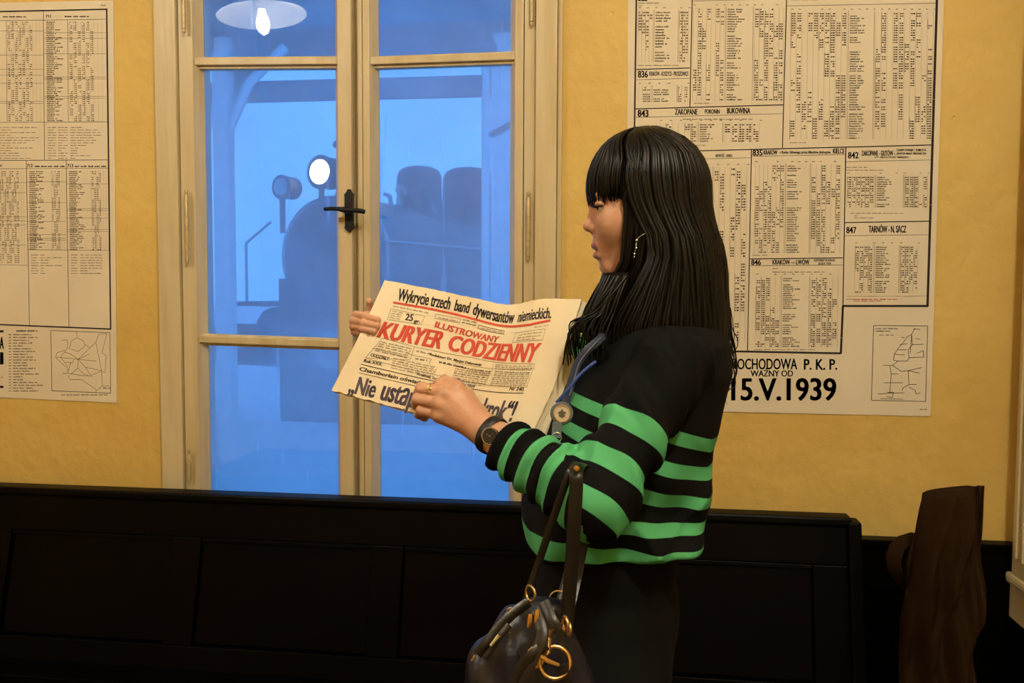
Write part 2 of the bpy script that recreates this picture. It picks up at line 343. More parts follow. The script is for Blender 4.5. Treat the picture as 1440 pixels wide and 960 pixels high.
# ------------------------------------------------------------------ wall posters
class Print:
    """flat print on a wall poster, laid out in wall coordinates (x, z); one mesh for each ink"""
    def __init__(s, y, root): s.y = y; s.mb = {}; s.root = root
    def m(s, ink): return s.mb.setdefault(ink, MB())
    def quad(s, x0, z0, x1, z1, ink='print_black'):
        y = s.y; s.m(ink).add([(x0, y, z0), (x1, y, z0), (x1, y, z1), (x0, y, z1)], [(0, 1, 2, 3)])
    def line(s, pa, pb, w, ink='print_black'):        # pa, pb in wall coords
        (xa, za), (xb, zb) = pa, pb; d = math.hypot(xb-xa, zb-za) or 1e-9; nx, nz = -(zb-za)/d*w/2, (xb-xa)/d*w/2
        y = s.y; s.m(ink).add([(xa-nx, y, za-nz), (xb-nx, y, zb-nz), (xb+nx, y, zb+nz), (xa+nx, y, za+nz)], [(0, 1, 2, 3)])
    def pline(s, pts, w, ink='print_black'):
        for a, b in zip(pts[:-1], pts[1:]): s.line(PW(*a), PW(*b), w, ink)
    def text(s, st, px0, px1, py0, py1, ink='print_black', bold=0.02, shear=0.0):
        """text filling the pixel box measured on the wall"""
        xa, zt = PW(px0, py0); xb, zb = PW(px1, py1); xb2, zt2 = PW(px1, py0); xa2, zb2 = PW(px0, py1)
        co, fs, w_, h_ = text_tris(st, 1.0, 1.0, bold, shear)
        vs = []
        for (u, v) in co:
            x = (xa2*(1-u)+xb*u)*(1-v)+(xa*(1-u)+xb2*u)*v; z = (zb2*(1-u)+zb*u)*(1-v)+(zt*(1-u)+zt2*u)*v
            vs.append((x, s.y-0.0002, z))
        k_ = MB(); k_.add(vs, fs); k_.build('heading', ink, s.root)
    def words(s, px0, px1, py, h, ink='print_grey', fill=0.85, seed=None, wl=(4, 12)):
        """a line of tiny illegible words as dashes broken into letter strokes"""
        x = px0
        while x < px1-1:
            L = random.uniform(*wl); e = min(px1, x+L)
            k = x
            while k < e:
                lw = random.uniform(0.55, 1.0); hh = h*random.choice((0.7, 0.7, 0.75, 1.0))
                a = PW(k, py); b = PW(min(e, k+lw), py-hh)
                s.quad(a[0], a[1], b[0], b[1], ink); k += lw+random.uniform(0.15, 0.4)
            x = e+random.uniform(1.2, 2.4)
            if random.random() > fill: break
    def table(s, x0, x1, y0, y1, nx0, nx1, lc, rc, rows, dens=0.7, box=0.3):
        """timetable: station names between nx0..nx1, columns of departure times on both sides, hairline rules"""
        rows = int(rows*0.92); dy = (y1-y0)/rows
        W = 0.0007
        for xx in (nx0-2, nx1+2): s.pline([(xx, y0-2), (xx-(y1-y0)*0.012, y1)], 0.0009, 'print_grey')
        for (a, b, nc) in ((x0, nx0-4, lc), (nx1+4, x1, rc)):
            if nc < 1: continue
            for c in range(nc+1):
                xx = a+(b-a)*c/nc; s.pline([(xx, y0-1), (xx-(y1-y0)*0.012, y1)], 0.0007, 'print_faint')
            for c in range(nc):
                xa = a+(b-a)*(c+0.15)/nc; xb = a+(b-a)*(c+0.85)/nc
                r = 0
                while r < rows:
                    run = random.randint(3, 14)
                    on = random.random() < dens
                    if on:
                        for k in range(r, min(rows, r+run)):
                            yy = y0+dy*(k+0.8); sh = -(yy-y0)*0.012
                            if random.random() < 0.88:
                                hh = dy*0.52
                                m_ = xa+(xb-xa)*random.uniform(0.35, 0.5)
                                for (p, q_) in ((xa, m_-.25), (m_+.25, xb)):
                                    if random.random() < 0.85:
                                        A = PW(p+sh, yy); B = PW(q_+sh, yy-hh); s.quad(A[0], A[1], B[0], B[1], 'print_grey' if random.random() < 0.6 else 'print_black')
                        if random.random() < box:
                            s.pline([(xa-.8-(r*dy)*.012, y0+dy*r), (xa-.8-((r+run)*dy)*.012, y0+dy*min(rows, r+run))], 0.0011, 'print_grey')
                    r += run
        for r in range(rows):
            yy = y0+dy*(r+0.8); sh = -(yy-y0)*0.012
            if random.random() < 0.86:
                s.words(nx0+sh, nx0+sh+(nx1-nx0)*random.uniform(0.3, 0.72), yy, dy*0.62, 'print_black' if random.random() < .6 else 'print_grey', wl=(9, 16))
        for c in np.linspace(x0, x1, max(2, lc+rc)):
            if random.random() < .7: s.words(c, c+3.4, y0-4, 1.4, 'print_grey', wl=(3, 4))
    def done(s, root, names):
        for ink, mb in s.mb.items(): mb.build(names.get(ink, 'small_print'), ink, root)['kind'] = 'stuff'
INKS = {'print_black': 'table_rules', 'print_grey': 'small_print', 'print_faint': 'hairline_rules', 'print_red': 'red_print'}
def sheet(name, quadpx, th, parent, wav=0.0015):
    """paper sheet on the wall from four wall points (tl, tr, br, bl), slightly wavy"""
    nx, nz = 24, 30; tl, tr, br, bl = [np.array(p) for p in quadpx]; vs = []; fs = []
    for j in range(nz+1):
        for i in range(nx+1):
            u, v = i/nx, j/nz; p = (tl*(1-u)+tr*u)*(1-v)+(bl*(1-u)+br*u)*v
            vs.append((p[0], -th, p[1]))
    N = len(vs)
    for p in list(vs): vs.append((p[0], -0.0004, p[2]))
    for j in range(nz):
        for i in range(nx): a = j*(nx+1)+i; fs.append((a, a+nx+1, a+nx+2, a+1))
    ring = [i for i in range(nx+1)]+[j*(nx+1)+nx for j in range(1, nz+1)]+[nz*(nx+1)+i for i in range(nx-1, -1, -1)]+[j*(nx+1) for j in range(nz-1, 0, -1)]
    for a, b in zip(ring, ring[1:]+ring[:1]): fs.append((a, b, b+N, a+N))
    q = MB(); q.add(vs, fs); return q.build(name, 'poster_paper', parent)
ZTOP = 2.62
tl = PW(882, 0); tr = PW(1327, 0); br = PW(1308, 585); bl = PW(880, 574.5)
pr = empty('timetable_poster', ((tl[0]+tr[0])/2, 0, bl[1])); tag(pr, 'large printed bus timetable poster on the wall behind the woman, dated 15.V.1939', 'poster')
sheet('poster_sheet', [(tl[0], ZTOP), (tr[0], ZTOP), br, (bl[0], br[1])], 0.0030, pr)
R = Print(-0.0036, pr)
def V(xt, yt, xb, yb, w, ink='print_black'): R.line(PW(xt, yt), PW(xb, yb), w, ink)
x_, z_ = PW(895, 0); R.line((x_, ZTOP-.03), PW(892, 200), 0.0045); V(892, 200, 890, 494, .0045)
x_, z_ = PW(1316.7, 0); R.line((x_, ZTOP-.03), PW(1303.7, 431), 0.0065)
V(1184, 430, 1304, 430, .0060); V(1185, 430, 1182, 497, .0060); V(890, 491, 1182, 496.5, .0055)
xt = PW(974, 0); R.line((xt[0], ZTOP-.03), PW(970, 151), .0026); xt = PW(1106.6, 0); R.line((xt[0], ZTOP-.03), PW(1100, 208), .0026)
for a in ((895, 98, 970, 96, .0026), (893, 153.5, 1101, 147.7, .0028), (892, 214.5, 1310, 204, .0028), (1056.5, 210, 1051, 494, .0026), (1189, 207, 1185, 430, .0028), (1187, 313, 1306.5, 311, .0026),
          (1054, 364, 1185, 362.5, .0026), (1054, 373.5, 1185, 372.5, .0012), (1187, 227.5, 1309, 225, .0010), (1186, 331.5, 1306, 330, .0010), (1057, 220, 1188, 217.5, .0010),
          (895, 112.5, 970, 110.5, .0010), (892, 165.5, 1100, 160, .0010), (974, 2, 1106, -1, .001), (1106, 9, 1315, 5, .001), (892, 226, 1055, 222, .001)): V(*a)
R.text('836', 897, 911, 100, 109.5, bold=.03); R.text('KRAKÓW - KOSZYCE - PROSZOWICE', 913, 968, 101, 107)
R.text('843', 896.5, 912, 155, 164.5, bold=.03); R.text('ZAKOPANE', 949, 981, 153.5, 161.5, bold=.035); R.text('—', 984, 988, 156.5, 157.3); R.text('PORONIN', 991, 1012, 154, 160, bold=.03); R.text('—', 1015, 1019, 156, 156.8); R.text('BUKOWINA', 1022, 1055, 152, 160, bold=.035)
R.text('835', 1058, 1072, 211, 219, bold=.03); R.text('KRAKÓW', 1073.5, 1093, 211.5, 217.5, bold=.04); R.text('z Rynku Głównego przez Miechów Jędrzejów', 1096, 1168, 212.3, 216, bold=.03); R.text('KIELCE', 1171, 1187, 209, 216, bold=.04)
R.text('842', 1192, 1207, 214, 223, bold=.03); R.text('ZAKOPANE - GUTÓW -', 1211, 1258, 212, 219, bold=.035); R.text('CZARNY DUNAJEC - ZUBRZYCA', 1260, 1302, 209.5, 212.7, bold=.03); R.text('JAWOR MAŁA BRONICZA', 1260, 1302, 214.5, 217.5, bold=.03); R.text('W SEZONIE MIEJSC', 1229, 1278, 220, 222.4, ink='print_grey')
R.text('847', 1189.5, 1204, 319, 328, bold=.03); R.text('TARNÓW - N. SĄCZ', 1221, 1274, 317.5, 327, bold=.04)
R.text('846', 1056, 1070, 365, 372.5, bold=.03); R.text('KRAKÓW — LWÓW', 1086, 1138, 365, 371.8, bold=.04); R.text('GODZINNY ROZKŁAD', 1144, 1174, 364.3, 367.5, bold=.03); R.text('JAZDY 1939', 1150, 1168, 369, 372, bold=.03)
R.text('825', 896.5, 911, -7, 2.0, bold=.03); R.text('827', 976, 990, -8, 0.5, bold=.03)
R.text('SAMOCHODOWA', 1011.5, 1121, 504, 519, bold=.018); R.text('P. K. P.', 1130, 1177, 504.5, 519.5, bold=.02); R.text('WAŻNY OD', 1055, 1115, 520.5, 529.0, bold=.02); R.text('15.V.1939', 1028, 1176, 531.5, 562.5, bold=.022)
R.text('NOWOŚĆ - RABKA', 1006, 1030, 217, 221, bold=.02)
R.words(1005, 1058, 574, 1.6, 'print_grey'); R.words(1293, 1303, 576, 1.8, 'print_grey')
R.table(898, 968, 16, 88, 922, 952, 4, 3, 20); R.words(897, 955, 93, 1.3); R.words(897, 968, 5.5, 1.5); R.words(897, 968, 9, 1.3)
R.table(898, 967, 122, 144, 919, 950, 3, 3, 8)
R.table(975, 1102, 12, 142, 1023, 1057, 7, 6, 42, 0.55); R.words(976, 1100, 146, 1.3)
R.table(1112, 1312, 18, 196, 1195, 1227, 10, 10, 58, 0.55); R.words(1110, 1300, 201.5, 1.4); R.words(1112, 1300, 1, 1.4)
R.table(928, 1068, 174, 200, 984, 1014, 6, 5, 9, 0.75); R.words(960, 1060, 168.5, 1.3); R.words(920, 1050, 205, 1.2)
R.table(896, 1050, 236, 480, 960, 1000, 6, 6, 70, 0.5)
R.table(1062, 1182, 232, 356, 1107, 1137, 7, 6, 42, 0.7, .5); R.words(1058, 1184, 359.5, 1.5)
R.table(1191, 1304, 248, 292, 1233, 1268, 6, 5, 16, 0.85, .6); R.words(1190, 1302, 236, 1.3); R.words(1190, 1302, 240, 1.3); R.words(1196, 1270, 300.5, 1.3); R.words(1201, 1285, 304, 1.3); R.words(1201, 1250, 307, 1.2)
R.table(1202, 1290, 346, 412, 1231, 1262, 4, 4, 24, 0.8, .4); R.words(1190, 1200, 421, 1.2); R.words(1200, 1261, 421.5, 1.8, 'print_red'); R.words(1200, 1261, 423.6, 1.4, 'print_red')
R.table(1063, 1178, 390, 488, 1101, 1136, 5, 5, 36, 0.62, .5); R.words(1060, 1170, 492, 1.3); R.words(1086, 1175, 378, 1.4); R.words(1086, 1175, 383, 1.4)
V(1190, 416.5, 1302, 416, .0007, 'print_grey')
# little map on the right poster
bx = [(1228, 457.5), (1304, 458), (1301, 564), (1225, 562.5), (1228, 457.5)]; R.pline(bx, .0016)
def e2(x, y): return (980+x/4.114, 460+y/4.114)
for pl in ([(1260, 5), (1240, 40), (1215, 55), (1190, 90), (1160, 125), (1140, 155), (1135, 190), (1160, 195), (1130, 220), (1075, 220)], [(1240, 40), (1245, 100), (1220, 130), (1225, 175), (1215, 195), (1160, 195)], [(1245, 100), (1310, 98)], [(1225, 175), (1310, 172), (1308, 135), (1270, 150)], [(1240, 40), (1232, 150)],
           [(1130, 220), (1160, 240), (1180, 255), (1220, 250), (1300, 232)], [(1220, 250), (1285, 265)], [(1220, 250), (1225, 330), (1190, 350), (1185, 365)], [(1225, 330), (1270, 330)], [(1225, 345), (1262, 365), (1265, 385), (1290, 378)],
           [(1115, 225), (1122, 270), (1160, 268)], [(1122, 270), (1118, 320), (1080, 320)], [(1118, 320), (1190, 320)], [(1118, 320), (1115, 380), (1045, 385)], [(1115, 380), (1200, 378)], [(1095, 400), (1130, 405), (1135, 375), (1100, 375)], [(1060, 412), (1190, 415)], [(1170, 100), (1215, 95)], [(1160, 130), (1210, 128)], [(1140, 155), (1200, 160)], [(1250, 8), (1290, 12)], [(1200, 60), (1180, 58)], [(1260, 65), (1290, 68)]):
    R.pline([e2(*p) for p in pl], .0014)
R.words(1231, 1262, 462.5, 1.6, 'print_black'); R.words(1231, 1265, 466, 1.6, 'print_black'); R.words(1236, 1258, 471.5, 1.4)
R.done(pr, INKS)
# paper creases show as thin folds
q = MB()
for yy in (148, 290, 470):
    a = PW(884, yy+1.5); b = PW(1318, yy); q.box(a[0], b[0], -0.0036, -0.0028, a[1]-.0006, a[1]+.0006)
q.build('fold_crease', 'poster_paper', pr)
# left poster
Lroot = empty('timetable_poster', (PW(60, 0)[0], 0, PW(60, 560)[1])); tag(Lroot, 'printed railway timetable poster with small map, left of the window', 'poster')
zt = PW(160, 1); tl = PW(-160, 7.5)
sheet('poster_sheet', [tl, zt, PW(165, 566), PW(-160, 551)], 0.0030, Lroot)
R = Print(-0.0036, Lroot)
for a in ((-150, 20, 152, 13.5, .0042), (151, 13, 156.5, 463, .0050), (-150, 450, 157, 462.5, .0045), (62, 16, 63.5, 225, .0016), (-100, 31, 150, 27.5, .0012), (-100, 173, 152, 171.5, .0012), (-100, 226, 153, 225, .0016),
          (38, 226, 42.5, 457, .0016), (94, 226, 98, 459, .0016), (-100, 238, 153, 236.5, .0010), (40, 351, 154, 352, .0010), (0, 372, 40, 373, .0010), (96, 28, 97, 171, .0010), (10, 29, 11, 171, .0010)): V(*a)
R.text('711', 65.5, 72.5, 21.3, 25.6, bold=.02); R.words(92, 126, 24.6, 2.2, 'print_black', 1, wl=(7, 10)); R.words(5, 38, 25, 2.2, 'print_black', 1, wl=(7, 10)); R.text('712', 39, 47, 230.8, 235.4, bold=.02); R.words(50, 92, 235, 2.2, 'print_black', 1, wl=(5, 9)); R.text('713', 95.5, 104, 230.8, 235.4, bold=.02); R.words(106, 150, 235, 2.2, 'print_black', 1, wl=(5, 9)); R.words(0, 4, 234, 2.2, 'print_black', 1)
R.words(143, 150, 8.5, 1.6, 'print_black')
def ltable(x0, x1, y0, y1, nx, cols, rows):
    dy = (y1-y0)/rows
    for c in range(cols+4):
        xx = x0+nx+(x1-x0-nx)*c/(cols+3.0); R.pline([(xx, y0), (xx+(y1-y0)*.009, y1)], .0005, 'print_faint')
    heavy = sorted(random.sample(range(3, rows-2), max(2, rows//7)))
    for r in heavy: R.pline([(x0, y0+dy*r), (x1, y0+dy*r)], .0009, 'print_grey')
    for r in range(rows):
        yy = y0+dy*(r+.85); sh = (yy-y0)*.009
        R.words(x0+3+sh, x0+3+sh+nx*random.uniform(.25, .7), yy, dy*.66, 'print_grey', wl=(8, 14))
        for c in range(cols):
            if math.sin(c*2.1+r*.33+x0) > -.55:
                xa = x0+nx+(x1-x0-nx)*(c+.25)/(cols+3.0)+sh; A = PW(xa, yy); B = PW(xa+(x1-x0-nx)/(cols+3.0)*.62, yy-dy*.5); m_ = A[0]+(B[0]-A[0])*random.uniform(.3, .5); g_ = (B[0]-A[0])*.09; k_ = 'print_grey' if random.random() < .85 else 'print_black'
                if random.random() < .85: R.quad(A[0], A[1], m_-g_, B[1], k_)
                if random.random() < .85: R.quad(m_+g_, A[1], B[0], B[1], k_)
ltable(63, 150, 30, 171, 34, 6, 52); ltable(-45, 62, 30, 171, 55, 7, 50)
ltable(-60, 38, 240, 370, 55, 9, 46); ltable(39, 94, 240, 351, 34, 4, 42); ltable(95, 153, 240, 352, 34, 4, 42)
for k in range(13):
    yy = 180+k*3.6; R.words(68, 80, yy, 1.1); R.words(83, 96, yy, 1.1); R.words(100, random.uniform(108, 147), yy, 1.1, fill=1); R.words(-20, random.uniform(15, 58), yy, 1.1, fill=1)
for k in range(8):
    yy = 359+k*3.7; R.words(45, 55, yy, 1.1); R.words(58, 88, yy, 1.1); R.words(101, 110, yy, 1.1); R.words(114, 145, yy, 1.1)
R.text('A', 0.5, 6.5, 473.5, 490, bold=.06); R.text('I', 1.2, 6, 495, 512, bold=.08); R.quad(*PW(-8, 467), *PW(6, 464)); R.quad(*PW(-8, 545), *PW(6, 542)); R.words(-4, 5, 531, 2, 'print_black')
R.words(24, 54, 466, 2.4, 'print_black', 1, wl=(9, 14))
for k in range(21):
    yy = 471+k*3.95; R.words(13.5, 17, yy, 1.5, 'print_grey'); R.words(19.5, random.uniform(30, 66), yy, 1.7, 'print_grey', .95)
R.pline([(72.5, 464.5), (155.5, 467.5), (156.5, 552.5), (74, 549), (72.5, 464.5)], .0016)
def e3(x, y): return (x/6.856, 440+y/6.856)
for pl in ([(745, 180), (750, 235), (700, 265), (680, 300)], [(600, 262), (655, 258), (660, 330), (630, 375)], [(755, 240), (815, 270), (825, 320), (760, 370), (690, 345)], [(825, 300), (870, 330)], [(760, 445), (930, 280), (985, 555), (995, 700), (1060, 700)], [(930, 280), (960, 205), (1035, 200), (990, 380), (1030, 410), (1020, 560)],
           [(540, 425), (700, 437), (760, 445), (935, 462)], [(760, 445), (870, 395)], [(630, 375), (590, 420), (650, 500), (665, 580), (790, 600), (900, 610)], [(760, 445), (755, 530), (690, 590)], [(760, 445), (830, 520), (985, 555)], [(690, 470), (665, 560)], [(630, 375), (680, 390), (760, 445)], [(540, 425), (560, 380), (630, 360)], [(755, 530), (820, 590), (860, 600)], [(610, 580), (665, 580)],
           [(665, 600), (680, 640), (790, 640), (925, 730), (930, 755), (990, 700)], [(830, 520), (880, 600), (985, 560), (1025, 572)], [(545, 430), (600, 480), (640, 520)], [(690, 300), (670, 350)], [(640, 470), (700, 480), (720, 450)]):
    R.pline([e3(*p) for p in pl], .0013, 'print_grey')
R.words(87, 155, 555.5, 1.6, 'print_grey'); R.words(146, 156, 546, 1.6, 'print_grey')
R.done(Lroot, INKS)
# ------------------------------------------------------------------ benches
def bench(name, label, xa, xb, ztop, ytop, zseat, lean, npan, capd, edges=None):
    root = empty(name, ((xa+xb)/2, ytop-lean, 0)); tag(root, label, 'bench')
    th = 0.03
    def yb(z): return ytop-lean*(ztop-z)/(ztop-zseat)       # reclined back
    def slab(nm, x0, x1, z0, z1, d0, d1, bev=0.003):
        q = MB(); q.hexa([(x0, yb(z0)-d1, z0), (x1, yb(z0)-d1, z0), (x1, yb(z0)-d0, z0), (x0, yb(z0)-d0, z0), (x0, yb(z1)-d1, z1), (x1, yb(z1)-d1, z1), (x1, yb(z1)-d0, z1), (x0, yb(z1)-d0, z1)])
        return q.build(nm, 'black_wood', root, bevel=bev)
    slab('top_cap', xa-.012, xb+.012, ztop-.022, ztop, -.018, th+capd, .006)
    slab('top_rail', xa, xb, ztop-.125, ztop-.0225, 0, th)
    slab('bottom_rail', xa, xb, zseat-.02, zseat+.06, 0, th)
    W = (xb-xa-.09)/npan
    for i in range(npan+1): slab('stile', xa+W*i, xa+W*i+.09, zseat+.0605, ztop-.1255, 0, th)
    for i in range(npan): slab('back_panel', xa+W*i+.0905, xa+W*(i+1)-.0005, zseat+.0605, ztop-.1255, .004, .018, .006)
    for i in range(npan): slab('panel_bead', xa+W*i+.0905, xa+W*(i+1)-.0005, ztop-.139, ztop-.1256, .0185, .026, .003)
    ys = yb(zseat)
    for k in range(4):                                     # seat planks
        q = MB(); q.box(xa, xb, ys-.035-.11*k-.105, ys-.035-.11*k, zseat-.03-.004*k, zseat-.004*k); q.build('seat_plank', 'black_wood', root, bevel=.004)
    for x in (xa-.036, xb+.0005):                             # end supports: leaning post, leg, arm-less side
        q = MB(); a, b = x, x+.035
        q.hexa([(a, yb(0)-.06, 0), (b, yb(0)-.06, 0), (b, yb(0)+.03, 0), (a, yb(0)+.03, 0), (a, ytop-.05, ztop-.01), (b, ytop-.05, ztop-.01), (b, ytop+.01, ztop-.01), (a, ytop+.01, ztop-.01)]); q.build('end_post', 'black_wood', root, bevel=.005)
        q = MB(); q.box(a, b, ys-.48, ys-.42, 0, zseat-.045); q.build('leg', 'black_wood', root, bevel=.004)
        q = MB(); q.box(a, b, ys-.4195, ys-.06, zseat-.11, zseat-.045); q.build('side_rail', 'black_wood', root, bevel=.004)
    q = MB(); q.box(xa, xb, ys-.465, ys-.44, zseat-.13, zseat-.048); q.build('apron', 'black_wood', root, bevel=.003)
    return root
bench('wooden_bench', 'long black wooden bench with panelled back under the window', -2.56, at(1186, 720, -.1)[0], 0.888, -0.105, 0.405, 0.12, 5, .012)
bxe = at(1186, 720, -.1)[0]+.037
tr_ = empty('trim_1', ((bxe+X1)/2, 0, 0)); tag(tr_, 'dark low wall panelling in the right corner', kind='structure')
for nm, a, b, c, d, e in (('panel_cap', bxe-.35, X1-.001, .785, .805, .050), ('panel_rail', bxe-.35, X1-.001, .66, .7845, .034), ('panel_rail', bxe-.35, X1-.001, .001, .16, .034), ('panel_stile', bxe-.05, bxe+.05, .1605, .6595, .034), ('panel_stile', X1-.10, X1-.001, .1605, .6595, .034), ('panel_board', bxe+.0505, X1-.1005, .1605, .6595, .020)):
    q = MB(); q.box(a, b, -e, -.0005, c, d); q.build(nm, 'black_wood', tr_, bevel=.004)
# ------------------------------------------------------------------ frame on the side wall at the right edge
dr = empty('window_2', (X1, -0.3, 0.7)); tag(dr, 'cream painted wooden frame on the side wall at the right edge', kind='structure')
zs = at(1432, 842, -.13)[2]
def fb(nm, y0, y1, z0, z1, d, bev=.004):
    q = MB(); q.box(X1-d, X1-.0002, y0, y1, z0, z1); return q.build(nm, 'cream_wood', dr, bevel=bev)
fb('casing_board', -.165, -.062, zs+.05, 2.5, .030); fb('casing_edge', -.0615, -.045, zs+.05, 2.5, .018); fb('casing_bead', -.110, -.098, zs+.10, 2.5, .040); fb('casing_bead', -.150, -.140, zs+.10, 2.5, .040)
fb('sash_stile', -.235, -.1655, zs+.13, 2.5, .024); fb('sash_panel', -.90, -.2355, zs+.20, 2.5, .012); fb('bottom_rail', -.90, -.2355, zs+.13, zs+.1995, .024)
fb('sill_moulding', -.96, -.04, zs+.02, zs+.0495, .038, .010); fb('apron_board', -.93, -.050, zs-.075, zs+.0195, .028); fb('head_board', -.96, -.03, 2.5005, 2.6, .04)
fb('casing_board', -.96, -.9005, zs+.05, 2.5, .034)
tr2 = empty('trim_2', (X1, -2.5, 0)); tag(tr2, 'dark low wall panelling along the side wall', kind='structure')
for nm, c, d, e in (('panel_cap', zs-.095, zs-.0755, .030), ('panel_rail', zs-.22, zs-.0955, .022), ('panel_board', .001, zs-.2205, .014)):
    q = MB(); q.box(X1-e, X1-.0005, -5.1, -.052, c, d); q.build(nm, 'black_wood', tr2, bevel=.003)
# ------------------------------------------------------------------ brown cloth draped over a chair back
chx0, chx1 = at(1283, 700, -.50)[0], at(1382, 700, -.50)[0]
cz = at(1330, 684, -.5)[2]
ctr = empty('draped_coat', ((chx0+chx1)/2, -.5, 0)); tag(ctr, 'dark brown coat draped upright over a narrow stand in the right corner', 'coat')
q = MB(); nx, nz = 40, 60; vs = []; fs = []
def coat(side, i, j):
    u, v = i/nx, j/nz                                     # v=0 at the top
    pxl = np.interp(v, [0, .16, .36, .55, .8, 1], [1298, 1281, 1273, 1272, 1276, 1277]); pxr = np.interp(v, [0, .16, .36, .55, .8, 1], [1384, 1382, 1378, 1370, 1352, 1340])
    x0 = at(pxl, 700, -.5)[0]; x1 = at(pxr, 700, -.5)[0]
    z = (cz+.004-.020*(1-u))*(1-v)+0.012*v
    if v < .02: z -= 0
    x = x0+(x1-x0)*u
    g_ = math.sin(7.0*u+13.0*v-.4); fold = (.040*(1-abs(g_))**1.5*min(1, v*5+.1)+.022*math.sin(9*u+22*v+.8)*min(1, v*4)+.014*math.sin(19*u-12*v)*min(1, v*3))-.012
    thick = .030+.050*min(1, v*2.2)
    bulge = thick*(1-(2*u-1)**4*.85)
    crease = -.025*math.exp(-((u-.86)/.03)**2)*max(0, 1-v*1.6)
    return (x, -.5-side*(bulge+(fold if side > 0 else fold*.4)+crease), z)
for side in (1, -1):
    for j in range(nz+1):
        for i in range(nx+1): vs.append(coat(side, i, j))
N = (nx+1)*(nz+1)
for j in range(nz):
    for i in range(nx):
        a = j*(nx+1)+i; fs.append((a, a+nx+1, a+nx+2, a+1)); fs.append((N+a, N+a+1, N+a+nx+2, N+a+nx+1))
ring = [i for i in range(nx+1)]+[j*(nx+1)+nx for j in range(1, nz+1)]+[nz*(nx+1)+i for i in range(nx-1, -1, -1)]+[j*(nx+1) for j in range(nz-1, 0, -1)]
for a, b in zip(ring, ring[1:]+ring[:1]): fs.append((a, b, b+N, a+N))
q.add(vs, fs); q.build('coat_cloth', 'brown_cloth', ctr, smooth='all')
q = MB()
lp = [dep(1290, 752, 2.12), dep(1274, 757, 2.11), dep(1261, 770, 2.10), dep(1256, 786, 2.10), dep(1259, 804, 2.10), dep(1270, 822, 2.11), dep(1284, 836, 2.12)]
q.tube(lp, [(.003, .024)]*len(lp), 8, flat=(0, 0, 1)); q.build('sleeve_loop', 'brown_cloth', ctr, smooth=True)
# ------------------------------------------------------------------ lamps in the room (out of frame; the enamel one is mirrored in the window)
lp = at(365, 19, 2.1); LX, LY, LZ = lp[0], -2.1, lp[2]
lamp = empty('pendant_lamp', (LX, LY, LZ)); tag(lamp, 'white enamel pendant lamp with bare bulb, mirrored in the upper left window pane', 'lamp')
tiltM = Matrix.Translation((LX, LY, LZ)) @ Matrix.Rotation(math.radians(-6), 4, 'Y') @ Matrix.Scale(1.05, 4)
def lp_part(nm, mb, mt, par, smooth=True):
    mb.v = [tuple(tiltM @ Vector(p)) for p in mb.v]; return mb.build(nm, mt, par, smooth=smooth)
q = MB(); prof_o = [(.030, .085), (.050, .080), (.10, .062), (.16, .040), (.215, .014), (.230, .004)]; prof_i = [(.230, .0), (.215, .009), (.16, .035), (.10, .057), (.050, .074), (.030, .078)]
q.lathe(prof_o+prof_i, (0, 0, 0), n=48, cap=False); lp_part('shade', q, 'enamel', lamp)
q = MB(); q.lathe([(.0, .13), (.018, .13), (.030, .115), (.032, .060), (.026, .035), (.020, .030)], (0, 0, 0), n=20); lp_part('socket', q, 'enamel', lamp)
q = MB(); q.lathe([(.0, -.100), (.006, -.098), (.019, -.089), (.030, -.070), (.034, -.046), (.031, -.022), (.022, .002), (.016, .030)], (0, 0, 0), n=20); lp_part('bulb', q, 'bulb_light', lamp)
q = MB(); q.tube([(LX, LY, LZ+.12), (LX+.01, LY, ZC)], .004, 8); q.build('cord', 'iron', lamp)
for (gx, gy, gz, nm) in ((0.60, -3.0, 3.50, 'white glass globe lamp hanging under the ceiling'),):
    gl = empty('ceiling_globe', (gx, gy, gz)); tag(gl, nm, 'lamp')
    q = MB(); q.sphere((gx, gy, gz), .11, 20, 14); q.build('globe', 'globe_light', gl, smooth='all')
    q = MB(); q.lathe([(.05, .105), (.05, .13), (.012, .14), (.012, ZC-gz-.02), (.06, ZC-gz-.015), (.06, ZC-gz)], (gx, gy, gz), n=20); q.build('stem', 'iron', gl, smooth=True)
# ------------------------------------------------------------------ outdoors
m = MB(); m.box(-14, 16, .171, 7.6, -.4, -.12); tag(m.build('platform_paving', 'pale_ground'), 'pale paved platform outside the window', kind='structure')
m = MB(); m.box(-60, 70, 7.601, 120, -1.6, -1.15); tag(m.build('ground', 'pale_ground'), 'pale ground and track bed beyond the platform', kind='structure')
can = empty('platform_canopy', (0, 3, 3.3)); tag(can, 'dark timber platform canopy with beams seen through the window', 'canopy')
yF = 6.0; zF1 = at(600, 107, yF)[2]; zF0 = at(600, 136, yF)[2]
def sl(y): return zF1+.30+(yF-y)*.11
m = MB()
m.hexa([(-9, .18, sl(.18)), (5, .18, sl(.18)), (5, yF+.3, sl(yF+.3)), (-9, yF+.3, sl(yF+.3)), (-9, .18, sl(.18)+.06), (5, .18, sl(.18)+.06), (5, yF+.3, sl(yF+.3)+.06), (-9, yF+.3, sl(yF+.3)+.06)]); m.build('roof_boards', 'canopy_wood', can)
m = MB(); m.box(-9, 5, yF, yF+.10, zF0, zF1); m.build('fascia_beam', 'canopy_fascia', can, bevel=.01)
for y in (1.2, 2.5, 3.8, 5.0):
    m = MB(); m.box(-9, 5, y, y+.16, sl(y)-.20, sl(y)-.001); m.build('purlin', 'canopy_wood', can)
